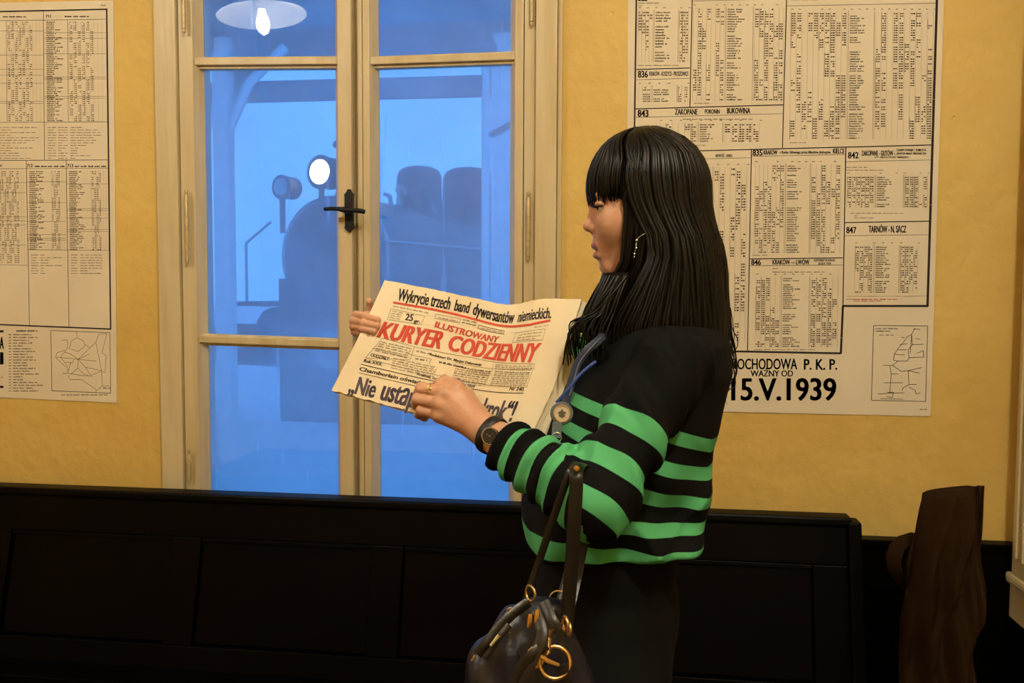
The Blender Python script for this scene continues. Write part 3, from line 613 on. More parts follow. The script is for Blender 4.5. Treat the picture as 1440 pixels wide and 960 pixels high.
for x in (-6.4, -3.9, -1.4, 1.1):
    m = MB(); m.hexa([(x, .5, sl(.5)-.36), (x+.14, .5, sl(.5)-.36), (x+.14, yF-.01, sl(yF)-.36), (x, yF-.01, sl(yF)-.36), (x, .5, sl(.5)-.201), (x+.14, .5, sl(.5)-.201), (x+.14, yF-.01, sl(yF)-.201), (x, yF-.01, sl(yF)-.201)]); m.build('rafter', 'canopy_wood', can)
p = at(318, 300, 5.2); px_ = p[0]
m = MB(); m.box(px_-.075, px_+.075, 5.1, 5.25, -.119, sl(5.1)-.21); post = m.build('post', 'white_post', can, bevel=.02)
for s in (-1, 1):
    m = MB(); m.tube([(px_+s*.07, 5.17, sl(5.1)-1.0), (px_+s*.25, 5.17, sl(5.1)-.62), (px_+s*.6, 5.17, sl(5.1)-.30)], .045, 6); m.build('bracket', 'white_post', can)
# white house side with a downpipe on the right
p0 = at(690, 300, 5.6); hx0 = p0[0]
hs = empty('station_annex', (hx0+1.5, 6, -.12)); tag(hs, 'pale station annex wall seen at the right of the window', 'building')
m = MB(); m.box(hx0, hx0+4, 5.6, 7.5, -.119, 3.9); m.build('wall', 'house_white', hs)
m = MB(); m.hexa([(hx0-.2, 5.4, 3.9), (hx0+4, 5.4, 3.9), (hx0+4, 7.7, 3.9), (hx0-.2, 7.7, 3.9), (hx0-.2, 5.4, 4.0), (hx0+4, 5.4, 4.9), (hx0+4, 7.7, 4.9), (hx0-.2, 7.7, 4.0)]); m.build('roof', 'canopy_wood', hs)
m = MB(); a = at(683, 300, 5.5); m.tube([(a[0], 5.5, -.1), (a[0], 5.5, 3.88)], .04, 10); m.build('downpipe', 'white_post', hs, smooth=True)
m = MB(); a = at(687, 190, 5.5); b = at(722, 172, 5.5); m.tube([a, b], .022, 8); m.build('pipe_arm', 'canopy_wood', hs, smooth=True)
# blue floodlight on the outer wall above the window
fl_ = empty('platform_floodlight', (-.8, .17, 3.0)); tag(fl_, 'blue floodlight on the outer wall above the window', 'lamp')
q = MB(); q.box(-1.2, -.4, .175, .26, 2.93, 3.12); q.build('housing', 'iron', fl_, bevel=.01)
q = MB(); q.hexa([(-1.17, .262, 2.95), (-.43, .262, 2.95), (-.43, .266, 2.95), (-1.17, .266, 2.95), (-1.17, .262, 3.10), (-.43, .262, 3.10), (-.43, .266, 3.10), (-1.17, .266, 3.10)]); q.build('lamp_glass', 'flood_light', fl_)
# locomotive, nose towards the window
ax = np.array([.32, .947, 0]); ax /= np.linalg.norm(ax); sd = np.array([ax[1], -ax[0], 0])
nose = dep(462, 400, 12.0); gz = -1.15
top = dep(455, 275, 12.0)[2]; Rb = .82; zb = top-Rb
O = np.array([nose[0], nose[1], 0.0])
def LP(s, l, z): return O+ax*s+sd*l+np.array([0, 0, z])
loco = empty('steam_locomotive', (O[0], O[1], gz)); tag(loco, 'dark steam locomotive standing at the platform, seen through fogged glass', 'locomotive')
q = MB(); q.lathe([(Rb*.98, 0), (Rb, .05), (Rb, 1.5), (Rb*.95, 1.52), (Rb*.95, 9.0)], LP(0, 0, zb), ax, 40); q.build('boiler', 'loco_black', loco, smooth=True)
q = MB(); q.lathe([(.0, -.10), (.25, -.095), (.5, -.06), (.64, -.001)], LP(0, 0, zb), ax, 32); q.build('smokebox_door', 'loco_dark', loco, smooth=True)
q = MB(); q.torus(LP(-.02, 0, zb), .74, .03, ax, 36); q.build('door_ring', 'loco_metal', loco, smooth=True)
ch = LP(.62, 0, 0); ztp = dep(462, 203, 12.6)[2]
q = MB(); q.lathe([(.36, zb+Rb-.1), (.27, zb+Rb+.10), (.25, ztp-.10), (.31, ztp-.06), (.30, ztp), (.22, ztp)], (ch[0], ch[1], 0), n=28); q.build('chimney', 'loco_dark', loco, smooth=True)
def s_for(px, t0):
    best = min(np.linspace(.5, 12, 600), key=lambda s: abs(proj_px(LP(s, 0, zb+Rb+.3))[0]-px)); return best
def proj_px(p):
    qv = np.array(p)-CAM; z = qv@_f; return 720+F*(qv@_r)/z, 480-F*(qv@_u)/z, z
for (pxc, pyt, wpx) in ((590, 234, 64), (658, 236, 72), (722, 240, 60)):
    s = s_for(pxc, 0); c = LP(s, 0, 0); t = proj_px(LP(s, 0, zb+Rb))[2]; r = wpx/2*t/F; zt_ = dep(pxc, pyt, t)[2]
    q = MB(); q.lathe([(r*1.15, zb+Rb*.6), (r*1.02, zb+Rb+.05), (r, zb+Rb+.15), (r*.98, zt_-r*.45), (r*.86, zt_-r*.2), (r*.6, zt_-r*.06), (r*.25, zt_), (0, zt_+.005)], (c[0], c[1], 0), n=30); q.build('dome', 'loco_black', loco, smooth=True)
for P_ in ([(560, 262), (563, 290), (570, 305), (585, 308)], [(556, 268), (566, 262), (572, 275)], [(602, 300), (606, 282), (612, 300)], [(540, 272), (548, 276), (552, 300)]):
    q = MB(); q.tube([dep(a, b, 13.6) for a, b in P_], .035, 8); q.build('steam_pipe', 'loco_metal', loco, smooth=True)
for (pxc, pyc, lit, r) in ((452, 242, True, .21), (397, 263, False, .15)):
    c = dep(pxc, pyc, 11.75); q = MB(); q.lathe([(r*.8, .26), (r, .22), (r, 0), (r*1.08, -.02), (r*.95, -.04)], c, ax, 24); h = q.build('headlamp', 'loco_dark', loco, smooth=True)
    q = MB(); q.lathe([(0, -.055), (r*.5, -.05), (r*.9, -.035)], c, ax, 24); q.build('lens', 'headlamp_light' if lit else 'loco_metal', h, smooth=True)
    q = MB(); q.tube([c-np.array([0, 0, r]), np.array([c[0], c[1], zb+.3]) if not lit else c-np.array([0, 0, r+.25])], .04, 8); q.build('lamp_bracket', 'loco_dark', h)
zr = zb-Rb*.75
q = MB(); P8 = [LP(-.4, -1.45, zr-.06), LP(-.4, 1.45, zr-.06), LP(8, 1.45, zr-.06), LP(8, -1.45, zr-.06), LP(-.4, -1.45, zr), LP(-.4, 1.45, zr), LP(8, 1.45, zr), LP(8, -1.45, zr)]; q.hexa(P8); q.build('running_board', 'loco_dark', loco)
q = MB(); q.hexa([LP(-.55, -1.4, zr-.85), LP(-.55, 1.4, zr-.85), LP(-.41, 1.4, zr-.85), LP(-.41, -1.4, zr-.85), LP(-.55, -1.4, zr-.30), LP(-.55, 1.4, zr-.30), LP(-.41, 1.4, zr-.30), LP(-.41, -1.4, zr-.30)]); q.build('buffer_beam', 'loco_black', loco)
for l in (-.9, .9):
    q = MB(); q.lathe([(.12, 0), (.12, .35), (.08, .36), (.08, .55), (.24, .56), (.24, .60)], LP(-.55, l, zr-.55), -ax, 20); q.build('buffer', 'loco_metal', loco, smooth=True)
    q = MB(); q.lathe([(.36, 0), (.36, 1.1)], LP(.2, l*1.25, zr-.45), ax, 24); q.build('cylinder', 'loco_black', loco, smooth=True)
    q = MB(); q.tube([LP(.1, l*.92, zb+.2), LP(8, l*.92, zb+.2)], .02, 6); q.build('handrail', 'loco_metal', loco)
    q = MB(); q.tube([LP(-.3, l*1.3, zr), LP(-.3, l*1.3, zr+.8), LP(-.1, l*1.0, zr+1.1)], .02, 6); q.build('step_rail', 'loco_metal', loco)
    for s in (.6, 2.2, 3.9, 5.6):
        r = .42 if s < 1 else .68
        q = MB(); q.torus(LP(s, l*.8, gz+r+.05), r-.06, .07, sd, 28, 8); w_ = q.build('wheel', 'loco_dark', loco, smooth=True)
q = MB(); q.hexa([LP(-.3, -.6, gz+.35), LP(-.3, .6, gz+.35), LP(8, .6, gz+.35), LP(8, -.6, gz+.35), LP(-.3, -.6, zb-.3), LP(-.3, .6, zb-.3), LP(8, .6, zb-.3), LP(8, -.6, zb-.3)]); q.build('main_frame', 'loco_dark', loco)
q = MB(); q.hexa([LP(8.0, -1.4, zr), LP(8.0, 1.4, zr), LP(9.8, 1.4, zr), LP(9.8, -1.4, zr), LP(8.0, -1.4, zb+1.2), LP(8.0, 1.4, zb+1.2), LP(9.8, 1.4, zb+1.2), LP(9.8, -1.4, zb+1.2)]); q.build('cab', 'loco_black', loco, bevel=.05)
for l in (-.75, .75):
    q = MB(); q.tube([LP(-8, l, gz+.03), LP(40, l, gz+.03)], .05, 6); tag(q.build('rail', 'loco_metal'), 'left steel rail under the locomotive' if l < 0 else 'right steel rail under the locomotive', 'rail')
# ------------------------------------------------------------------ implicit surfaces (for the figure)
def smin(a, b, k):
    h = np.clip(0.5+0.5*(b-a)/k, 0, 1); return b*(1-h)+a*h-k*h*(1-h)
def smax(a, b, k): return -smin(-a, -b, k)
def cone(P, a, b, ra, rb):
    a = np.asarray(a, np.float32); b = np.asarray(b, np.float32); d = b-a; L2 = float(d@d)
    t = np.clip(((P-a)@d)/L2, 0, 1); return np.linalg.norm(P-a-t[:, None]*d, axis=1)-(ra+(rb-ra)*t)
def ell(P, c, ax3, r):
    q = (P-np.asarray(c, np.float32))@np.asarray(ax3, np.float32).T; r = np.asarray(r, np.float32)
    k0 = np.linalg.norm(q/r, axis=1); k1 = np.linalg.norm(q/(r*r), axis=1)+1e-9; return k0*(k0-1)/k1
def nets(func, lo, hi, h):
    lo = np.asarray(lo, np.float64); hi = np.asarray(hi, np.float64); B = 8
    nb = np.ceil((hi-lo)/(h*B)).astype(int); n = nb*B+1
    cx = [lo[i]+(np.arange(nb[i])+.5)*B*h for i in range(3)]
    Cg = np.stack(np.meshgrid(*cx, indexing='ij'), -1).reshape(-1, 3).astype(np.float32)
    dc = func(Cg); act = np.abs(dc) < B*h*0.87*1.5+0.012
    D = np.repeat(np.repeat(np.repeat(dc.reshape(nb), B, 0), B, 1), B, 2).astype(np.float32); D = np.pad(D, ((0, 1),)*3, mode='edge')
    idx = np.argwhere(act.reshape(nb)); loc = np.stack(np.meshgrid(*[np.arange(B+1)]*3, indexing='ij'), -1).reshape(-1, 3)
    for s in range(0, len(idx), 400):
        g = (idx[s:s+400, None, :]*B+loc[None]).reshape(-1, 3)
        D[g[:, 0], g[:, 1], g[:, 2]] = func((lo+g*h).astype(np.float32))
    S = D < 0; c = S[:-1, :-1, :-1].astype(np.int8)
    for dx in (0, 1):
        for dy in (0, 1):
            for dz in (0, 1):
                if dx+dy+dz: c = c+S[dx:dx+n[0]-1, dy:dy+n[1]-1, dz:dz+n[2]-1]
    cells = np.argwhere((c > 0) & (c < 8)); vid = -np.ones(np.array(c.shape), np.int64); vid[tuple(cells.T)] = np.arange(len(cells))
    acc = np.zeros((len(cells), 3)); cnt = np.zeros(len(cells))
    cor = [(x, y, z) for x in (0, 1) for y in (0, 1) for z in (0, 1)]
    for a in cor:
        for ax_ in range(3):
            if a[ax_] == 0:
                b = list(a); b[ax_] = 1
                da = D[cells[:, 0]+a[0], cells[:, 1]+a[1], cells[:, 2]+a[2]]; db = D[cells[:, 0]+b[0], cells[:, 1]+b[1], cells[:, 2]+b[2]]
                m_ = (da < 0) != (db < 0); t = np.where(m_, da/(da-db+1e-12), 0)
                p = np.array(a, float)[None].repeat(len(cells), 0); p[:, ax_] = t; acc[m_] += p[m_]; cnt[m_] += 1
    V_ = lo+(cells+acc/cnt[:, None])*h; quads = []
    for ax_ in range(3):
        o1, o2 = [(1, 2), (2, 0), (0, 1)][ax_]
        A = [slice(None)]*3; Bs = [slice(None)]*3; A[ax_] = slice(0, n[ax_]-1); Bs[ax_] = slice(1, n[ax_])
        s0 = S[tuple(A)]; s1 = S[tuple(Bs)]
        e = np.argwhere(s0 != s1); e = e[(e[:, o1] > 0) & (e[:, o2] > 0) & (e[:, o1] < n[o1]-1) & (e[:, o2] < n[o2]-1)]
        def vv(d1, d2):
            q_ = e.copy(); q_[:, o1] -= d1; q_[:, o2] -= d2; return vid[q_[:, 0], q_[:, 1], q_[:, 2]]
        Q = np.stack([vv(1, 1), vv(0, 1), vv(0, 0), vv(1, 0)], 1); flip = ~s0[e[:, 0], e[:, 1], e[:, 2]]
        Q[flip] = Q[flip][:, ::-1]; quads.append(Q[(Q >= 0).all(1)])
    return V_, np.concatenate(quads)
def np_mesh(name, parts, mats, parent, mids=None, attr=None):
    vs = np.concatenate([p[0] for p in parts]); off = 0; qs = []
    for p in parts: qs.append(p[1]+off); off += len(p[0])
    qs = np.concatenate(qs); me = bpy.data.meshes.new(name)
    me.vertices.add(len(vs)); me.vertices.foreach_set('co', vs.astype(np.float32).ravel())
    me.loops.add(len(qs)*4); me.loops.foreach_set('vertex_index', qs.astype(np.int32).ravel())
    me.polygons.add(len(qs)); me.polygons.foreach_set('loop_start', (np.arange(len(qs))*4).astype(np.int32))
    for q_ in mats: me.materials.append(MATS[q_])
    if attr is not None:
        a = me.attributes.new(attr[0], 'FLOAT', 'POINT'); a.data.foreach_set('value', attr[1].astype(np.float32))
    me.update(calc_edges=True); me.validate(); me.polygons.foreach_set('use_smooth', [True]*len(me.polygons))
    o = bpy.data.objects.new(name, me); COL.objects.link(o)
    if parent: o.parent = parent; o.matrix_parent_inverse = parent_inv(parent)
    return o
# ------------------------------------------------------------------ figure materials
mat('skin', (0.56, 0.315, 0.20), 0.45, spec=0.4, noise=0.25, nscale=40, bump=0.12, bscale=160, sss=0.12, col2=(0.54, 0.265, 0.165))
mat('lips', (0.40, 0.14, 0.11), 0.4)
mat('hair_black', (0.0030, 0.0023, 0.0021), 0.36, spec=0.22)
mat('trouser_black', (0.0035, 0.0035, 0.004), 0.85, spec=0.15)
mat('shoe_black', (0.006, 0.006, 0.006), 0.4)
mat('eye_white', (0.6, 0.56, 0.5), 0.2); mat('eye_dark', (0.02, 0.012, 0.008), 0.15)
mat('silver', (0.7, 0.7, 0.7), 0.25, 1.0); mat('gold', (0.75, 0.52, 0.22), 0.28, 1.0); mat('dial_dark', (0.035, 0.03, 0.028), 0.35); mat('strap_black', (0.006, 0.006, 0.006), 0.5)
mat('lanyard_navy', (0.012, 0.018, 0.055), 0.6); mat('lanyard_blue', (0.03, 0.07, 0.28), 0.5); mat('badge_grey', (0.10, 0.13, 0.15), 0.35); mat('badge_face', (0.55, 0.45, 0.33), 0.5); mat('badge_crest', (0.13, 0.10, 0.07), 0.5)
def knit():
    m = bpy.data.materials.new('striped_knit'); m.use_nodes = True; nt = m.node_tree; b = nt.nodes['Principled BSDF']
    b.inputs['Roughness'].default_value = 0.85; b.inputs['Specular IOR Level'].default_value = 0.12
    at_ = nt.nodes.new('ShaderNodeAttribute'); at_.attribute_name = 'stripe'
    th = nt.nodes.new('ShaderNodeMapRange'); th.inputs[1].default_value = 0.10; th.inputs[2].default_value = 0.20; nt.links.new(at_.outputs['Fac'], th.inputs[0])
    mx = nt.nodes.new('ShaderNodeMix'); mx.data_type = 'RGBA'; mx.inputs[6].default_value = (0.0035, 0.0035, 0.0040, 1); mx.inputs[7].default_value = (0.085, 0.385, 0.165, 1)
    nt.links.new(th.outputs[0], mx.inputs[0]); nt.links.new(mx.outputs[2], b.inputs['Base Color'])
    tc = nt.nodes.new('ShaderNodeTexCoord'); wv = nt.nodes.new('ShaderNodeTexNoise'); wv.inputs['Scale'].default_value = 500; nt.links.new(tc.outputs['Object'], wv.inputs['Vector'])
    bp = nt.nodes.new('ShaderNodeBump'); bp.inputs['Strength'].default_value = 0.15; bp.inputs['Distance'].default_value = 0.002; nt.links.new(wv.outputs['Fac'], bp.inputs['Height']); nt.links.new(bp.outputs[0], b.inputs['Normal'])
    MATS['striped_knit'] = m
knit()
# ------------------------------------------------------------------ figure geometry, from measured joints (pixel, pixel, distance)
fw = -_r0.copy(); up = np.array([0, 0, 1.0]); lt = np.cross(up, fw); lt = lt if lt@(-_f) > 0 else -lt      # forward, up, towards the camera
HT = 1.45; HC = dep(905, 290, HT); A3 = np.array([fw, lt, up])
def H(f_, l_, u_): return HC+fw*f_+lt*l_+up*u_
# arms
S1 = dep(945, 512, 1.295); E1 = dep(838, 704, 1.205); W1 = dep(683, 606, 1.322)
S2 = dep(925, 500, 1.63); E2 = dep(742, 520, 1.72); W2 = dep(566, 463, 1.575)
ROWS = np.array([(425, 935, .050, .055), (445, 935, .070, .085), (462, 932, .092, .135), (482, 928, .108, .170), (520, 918, .121, .185), (560, 903, .128, .186), (600, 890, .132, .180), (650, 878, .133, .174), (700, 868, .134, .171), (750, 861, .134, .172), (800, 856, .132, .173), (830, 856, .128, .17)])
TR = []
for (py, px, a, b) in ROWS:
    p = dep(px, py, HT); TR.append((p[2], p@fw, a, b))
TR = np.array(TR)[::-1]; lat0 = HC@lt
def torso(P, da=0.0):
    z = P[:, 2]; cf = np.interp(z, TR[:, 0], TR[:, 1]); a = np.interp(z, TR[:, 0], TR[:, 2])+da; b = np.interp(z, TR[:, 0], TR[:, 3])+da
    x = np.abs((P@fw.astype(np.float32))-cf)/a; y = np.abs((P@lt.astype(np.float32))-lat0)/b
    r = (x**2.4+y**2.4)**(1/2.4); return (r-1)*np.minimum(a, b)*0.9
ZHEM = dep(860, 803, 1.285)[2]; ZNECK = dep(930, 436, HT)[2]
def sleeve_near(P):
    return cone(P, S1, E1, .053, .047), cone(P, E1, W1, .051, .0365)
def axis_t(P, a, b):
    d = b-a; L = np.linalg.norm(d); return (P-a)@(d/L), L
def sweater(P):
    P = P.astype(np.float32); t = torso(P)
    zz = P[:, 2]; f_ = P@fw.astype(np.float32); l_ = P@lt.astype(np.float32)-lat0
    low = np.clip((1.32-zz)/.2, 0, 1)
    t = t+low*(0.0075*np.sin(30*zz+26*f_+9*l_)+0.0055*np.sin(58*zz-34*f_+4*l_)+.0045*np.sin(84*f_+16*zz)-.009-.007*(1-np.abs(np.sin(17*zz+11*f_+6*l_+.5)))**4-.006*(1-np.abs(np.sin(13*zz-17*f_+2*l_)))**5)
    t = smax(t, np.maximum(ZHEM+.004*np.sin(18*f_)-.020*np.clip(-(f_-np.float32(TR[0, 1])), 0, 1)*-1.2-zz, zz-ZNECK), .010)
    u1, f1 = sleeve_near(P); s, L = axis_t(P, E1, W1); su, Lu = axis_t(P, S1, E1)
    f1 = f1+.0042*np.sin(2*math.pi*s/.0300+.9+22*(P[:, 2]-E1[2]))*np.clip(s/.05, 0, 1)*np.clip((L-s)/.03, 0, 1)+.003*np.sin(70*zz+60*l_)
    u1 = u1+.0055*np.sin(52*su+40*f_+20*l_)*np.clip(su/.1, 0, 1)+.0035*np.sin(110*f_+50*su)-.006*(1-np.abs(np.sin(15*su+20*f_+14*l_)))**4-.005*(1-np.abs(np.sin(21*f_-9*su+3)))**5
    cut = (P-W1)@((W1-E1)/L).astype(np.float32)+.041
    f1 = np.maximum(f1, cut)
    arm = smin(u1, f1, .020)
    s2, L2 = axis_t(P, E2, W2); u2 = cone(P, S2, E2, .062, .052); f2 = np.maximum(cone(P, E2, W2, .054, .036), (P-W2)@((W2-E2)/L2).astype(np.float32)+.015)
    d = smin(t, arm, .016); d = smin(d, smin(u2, f2, .02), .03)
    return d
sv = nets(sweater, np.min([S1, E1, W1, S2, E2, W2, dep(1030, 800, 1.45), dep(740, 810, 1.45)], 0)-.14, np.max([S1, E1, W1, S2, E2, W2, dep(1030, 800, 1.45), H(0, 0, -.1)], 0)+.14, .0042)
VP = sv[0]
# stripe pattern knitted into the cloth: height on the trunk, distance along the arm on the sleeves
def zf(px, py, t): return dep(px, py, t)[2]
kz_f = [zf(815, y, 1.30) for y in (532, 571, 614, 668, 728, 782, 830)]; kz_b = [zf(965, y, 1.33) for y in (570, 616, 662, 706, 745, 780, 825)]
kk = np.arange(-1, 6)
xf = dep(815, 600, 1.30)@fw; xb = dep(965, 600, 1.33)@fw
al = np.clip((VP@fw-xb)/(xf-xb), -.25, 1.3)
kf = np.interp(-VP[:, 2], -np.array(kz_f), kk); kb = np.interp(-VP[:, 2], -np.array(kz_b), kk)
kt = kb*(1-al)+kf*al
st_t = np.where((kt > -.5) & (kt < 4.5), np.cos(2*math.pi*kt), -1)
su, Lu = axis_t(VP, S1, E1); sf, Lf = axis_t(VP, E1, W1)
def arm_s(px, py, t): return axis_t(dep(px, py, t)[None], S1, E1)[0][0]
ca = [arm_s(908, 592, 1.18), arm_s(872, 645, 1.16)]; dA = ca[1]-ca[0]
ku = (su-ca[0])/dA; st_u = np.where(ku > -.5, np.cos(2*math.pi*ku), -1)
cf0 = axis_t(dep(703, 636, 1.24)[None], E1, W1)[0][0]; cf3 = axis_t(dep(791, 682, 1.16)[None], E1, W1)[0][0]; dF = (cf0-cf3)/3
kf_ = (sf-cf0)/dF; st_f = np.where(kf_ < .5, np.cos(2*math.pi*kf_), -1)
dt_ = torso(VP.astype(np.float32)); du_, df_ = sleeve_near(VP.astype(np.float32))
s2, L2 = axis_t(VP, S2, E2); s3, L3 = axis_t(VP, E2, W2); d2_ = cone(VP, S2, E2, .062, .052); d3_ = cone(VP, E2, W2, .054, .036)
allD = np.stack([dt_, du_, df_, d2_, d3_]); w_ = allD.argmin(0); nb_ = (W1-E1)/np.linalg.norm(W1-E1)-(S1-E1)/np.linalg.norm(S1-E1); w_ = np.where((w_ == 1) | (w_ == 2), np.where((VP-E1)@nb_ > .030, 2, 1), w_)
stripe = np.choose(w_, [st_t, st_u, st_f, np.where(s2 > .1, np.cos(2*math.pi*s2/.066), -1), np.where(s3 < L3-.03, np.cos(2*math.pi*s3/.05), -1)])
person = empty('person', (float(HC[0]), float(HC[1]), 0)); tag(person, 'woman with long black hair in a black and green striped sweater, showing a newspaper', 'person')
sw = np_mesh('sweater', [sv], ['striped_knit'], person, attr=('stripe', stripe)); sw['label'] = 'black knit sweater with bright green stripes'
# ---- head, neck, torso core, arms: one field sampled finely at head and hands
def head_sdf(P):
    d = ell(P, H(-.004, 0, .027), A3, (.086, .069, .084))
    d = smin(d, ell(P, H(.032, 0, -.030), A3, (.050, .056, .072)), .03)
    for s in (-1, 1):
        d = smin(d, cone(P, H(-.012, s*.050, -.058), H(.048, s*.014, -.100), .016, .012), .022)
        d = smin(d, ell(P, H(.046, s*.034, -.030), A3, (.028, .024, .026)), .02)
    d = smin(d, ell(P, H(.0540, 0, -.0985), A3, (.0155, .019, .0145)), .012)
    d = smin(d, ell(P, H(.066, 0, -.068), A3, (.014, .024, .026)), .014)
    d = smin(d, ell(P, H(.073, 0, .014), A3, (.014, .042, .012)), .016)
    for s in (-1, 1): d = smax(d, -ell(P, H(.092, s*.033, -.004), A3, (.018, .019, .012)), .012)
    n_ = cone(P, H(.0785, 0, .004), H(.0855, 0, -.031), .0062, .0098); n_ = smin(n_, ell(P, H(.0885, 0, -.0325), A3, (.0100, .0095, .0090)), .005)
    for s in (-1, 1): n_ = smin(n_, ell(P, H(.0785, s*.0115, -.0370), A3, (.0105, .0068, .0075)), .006)
    d = smin(d, n_, .008)
    for s in (-1, 1): d = smax(d, -ell(P, H(.0835, s*.0068, -.0450), A3, (.006, .0034, .0038)), .003)
    d = smin(d, ell(P, H(.0740, 0, -.0640), A3, (.0110, .021, .0066)), .005)
    d = smin(d, ell(P, H(.0710, 0, -.0815), A3, (.0108, .018, .0070)), .005)
    d = smax(d, -ell(P, H(.084, 0, -.0725), A3, (.0150, .021, .0022)), .003)
    d = smax(d, -ell(P, H(.0790, 0, -.0925), A3, (.008, .020, .0055)), .008)
    for s in (-1, 1):                                                   # upper eyelid
        d = smin(d, ell(P, H(.0690, s*.031, .0005), A3, (.0135, .0160, .0085)), .003)
    d = smin(d, cone(P, H(-.020, 0, -.060), H(-.040, 0, -.215), .050, .060), .028)
    return d
def D1(px, py, t): return dep(px, py, t)
LH = dict(index=[(643, 547, 1.325), (619, 540, 1.335), (607, 549, 1.362), (612, 560, 1.372)], middle=[(627, 553, 1.318), (593, 546, 1.337), (589, 553, 1.362), (597, 561, 1.372)],
          ring=[(619, 567, 1.316), (588, 561, 1.335), (586, 569, 1.360), (595, 574, 1.370)], pinky=[(618, 583, 1.320), (593, 577, 1.333), (589, 582, 1.352), (597, 587, 1.366)],
          thumb=[(672, 583, 1.335), (657, 556, 1.352), (637, 540, 1.362), (625, 534, 1.366)])
RH = dict(index=[(541, 446, 1.515), (501, 443, 1.497), (513, 445, 1.462), (531, 449.5, 1.450)], middle=[(542, 454, 1.513), (497.5, 451, 1.493), (511, 454.5, 1.458), (530, 458, 1.447)],
          ring=[(542, 462, 1.513), (497.5, 459, 1.493), (509, 462, 1.458), (526, 465.5, 1.447)], pinky=[(541, 470, 1.516), (499, 466.5, 1.497), (506, 469, 1.467), (519, 471.5, 1.455)],
          thumb=[(553, 452, 1.535), (532, 444, 1.525), (521, 434, 1.510), (519.5, 424, 1.500)])
LH = {k: [(a, b, t+.019) for a, b, t in v] for k, v in LH.items()}
FR = dict(index=(.0105, .0092, .0082, .0070), middle=(.0108, .0095, .0084, .0072), ring=(.0102, .0090, .0080, .0068), pinky=(.0092, .0080, .0070, .0060), thumb=(.0145, .0112, .0098, .0080))
def hand_sdf(P, T_, W_, el, pal, rs=1.0):
    d = cone(P, W_+(el-W_)*.45, W_, .031, .0245)
    dn = (el-W_)/np.linalg.norm(el-W_)
    for nm in ('index', 'middle', 'ring', 'pinky'):
        m0 = D1(*T_[nm][0]); base = W_+(m0-W_)*.12; d = smin(d, cone(P, base, m0, .0165, .0125), .012)
    fall = None
    for nm, j in T_.items():
        p = [D1(*q_) for q_ in j]; r = np.array(FR[nm])*rs; fd = None
        for i in range(3):
            c_ = cone(P, p[i], p[i+1], r[i], r[i+1]); c_ = np.minimum(c_, np.linalg.norm(P-p[i+1].astype(np.float32), axis=1)-r[i+1]*1.08)
            fd = c_ if fd is None else smin(fd, c_, .003)
        if nm == 'thumb': d = smin(d, smin(fd, cone(P, W_+(p[0]-W_)*.35, p[0], .0175*rs, r[0]), .008), .008)
        else: fall = fd if fall is None else smin(fall, fd, .0012)
    d = smin(d, fall, .0032)
    for nm in ('index', 'middle', 'ring', 'pinky'):                                     # knuckles and tendons
        m0 = D1(*T_[nm][0])-ray(700, 500)*pal*.006
        d = smin(d, np.linalg.norm(P-m0.astype(np.float32), axis=1)-.0085, .007)
        d = smin(d, cone(P, m0, W_+(m0-W_)*.35-ray(700, 500)*pal*.006, .0050, .0034), .0055)
    return d
def body_core(P):
    P = P.astype(np.float32); d = torso(P, -.022); d = np.maximum(d, P[:, 2]-ZNECK+.03)
    for (a, b, c, ra, rb, rc) in ((S1, E1, W1, .044, .036, .026), (S2, E2, W2, .044, .036, .026)):
        d = smin(d, smin(cone(P, a, b, ra, rb), cone(P, b, c, rb, rc), .01), .02)
    return smin(d, cone(P, H(-.020, 0, -.060), H(-.040, 0, -.215), .050, .060), .03)
PEL = np.array([0, 0, 0.0])+fw*TR[1, 1]+lt*lat0; zc_ = .93
def foot_at(s): return PEL+lt*(s*.085)-fw*.015
def legs(P, g):
    P = P.astype(np.float32); d = ell(P, PEL+up*.97, A3, (.114+g, .152+g, .16))
    for s in (-1, 1):
        hip = PEL+lt*s*.083+up*.88; kn = PEL+lt*s*.085+fw*.02+up*.50; an = foot_at(s)+up*.09
        d = smin(d, smin(cone(P, hip, kn, .088+g, .062+g), cone(P, kn, an, .062+g, .050+g), .02), .03)
    return d
def leg_core(P):
    d = legs(P, -.018)
    for s in (-1, 1): a = foot_at(s); d = smin(d, cone(P, a+up*.09, a+up*.045, .034, .030), .01); d = smin(d, cone(P, a+up*.040, a+fw*.13+up*.030, .030, .022), .015)
    return d
def whole(P):
    P = P.astype(np.float32); return smin(body_core(P), leg_core(P), .03)
core = nets(whole, np.minimum(np.min([E1, E2, W1, W2], 0), PEL-.25)-.08, np.maximum(np.max([S1, S2, E1, E2, W2, H(0, 0, -.12)], 0), PEL+.2)+.08, .009)
hd_ = nets(lambda P: head_sdf(P.astype(np.float32)), HC-np.array([.14, .12, .20]), HC+np.array([.14, .12, .15]), .0019)
lh_ = nets(lambda P: hand_sdf(P.astype(np.float32), LH, W1, E1, 1.0), np.min([D1(*j) for f in LH.values() for j in f]+[W1+(E1-W1)*.3], 0)-.035, np.max([D1(*j) for f in LH.values() for j in f]+[W1+(E1-W1)*.3], 0)+.035, .0014)
rh_ = nets(lambda P: hand_sdf(P.astype(np.float32), RH, W2, E2, -1.0, .76), np.min([D1(*j) for f in RH.values() for j in f]+[W2], 0)-.035, np.max([D1(*j) for f in RH.values() for j in f]+[W2], 0)+.035, .0014)
body = np_mesh('body', [core, hd_, lh_, rh_], ['skin', 'lips'], person)
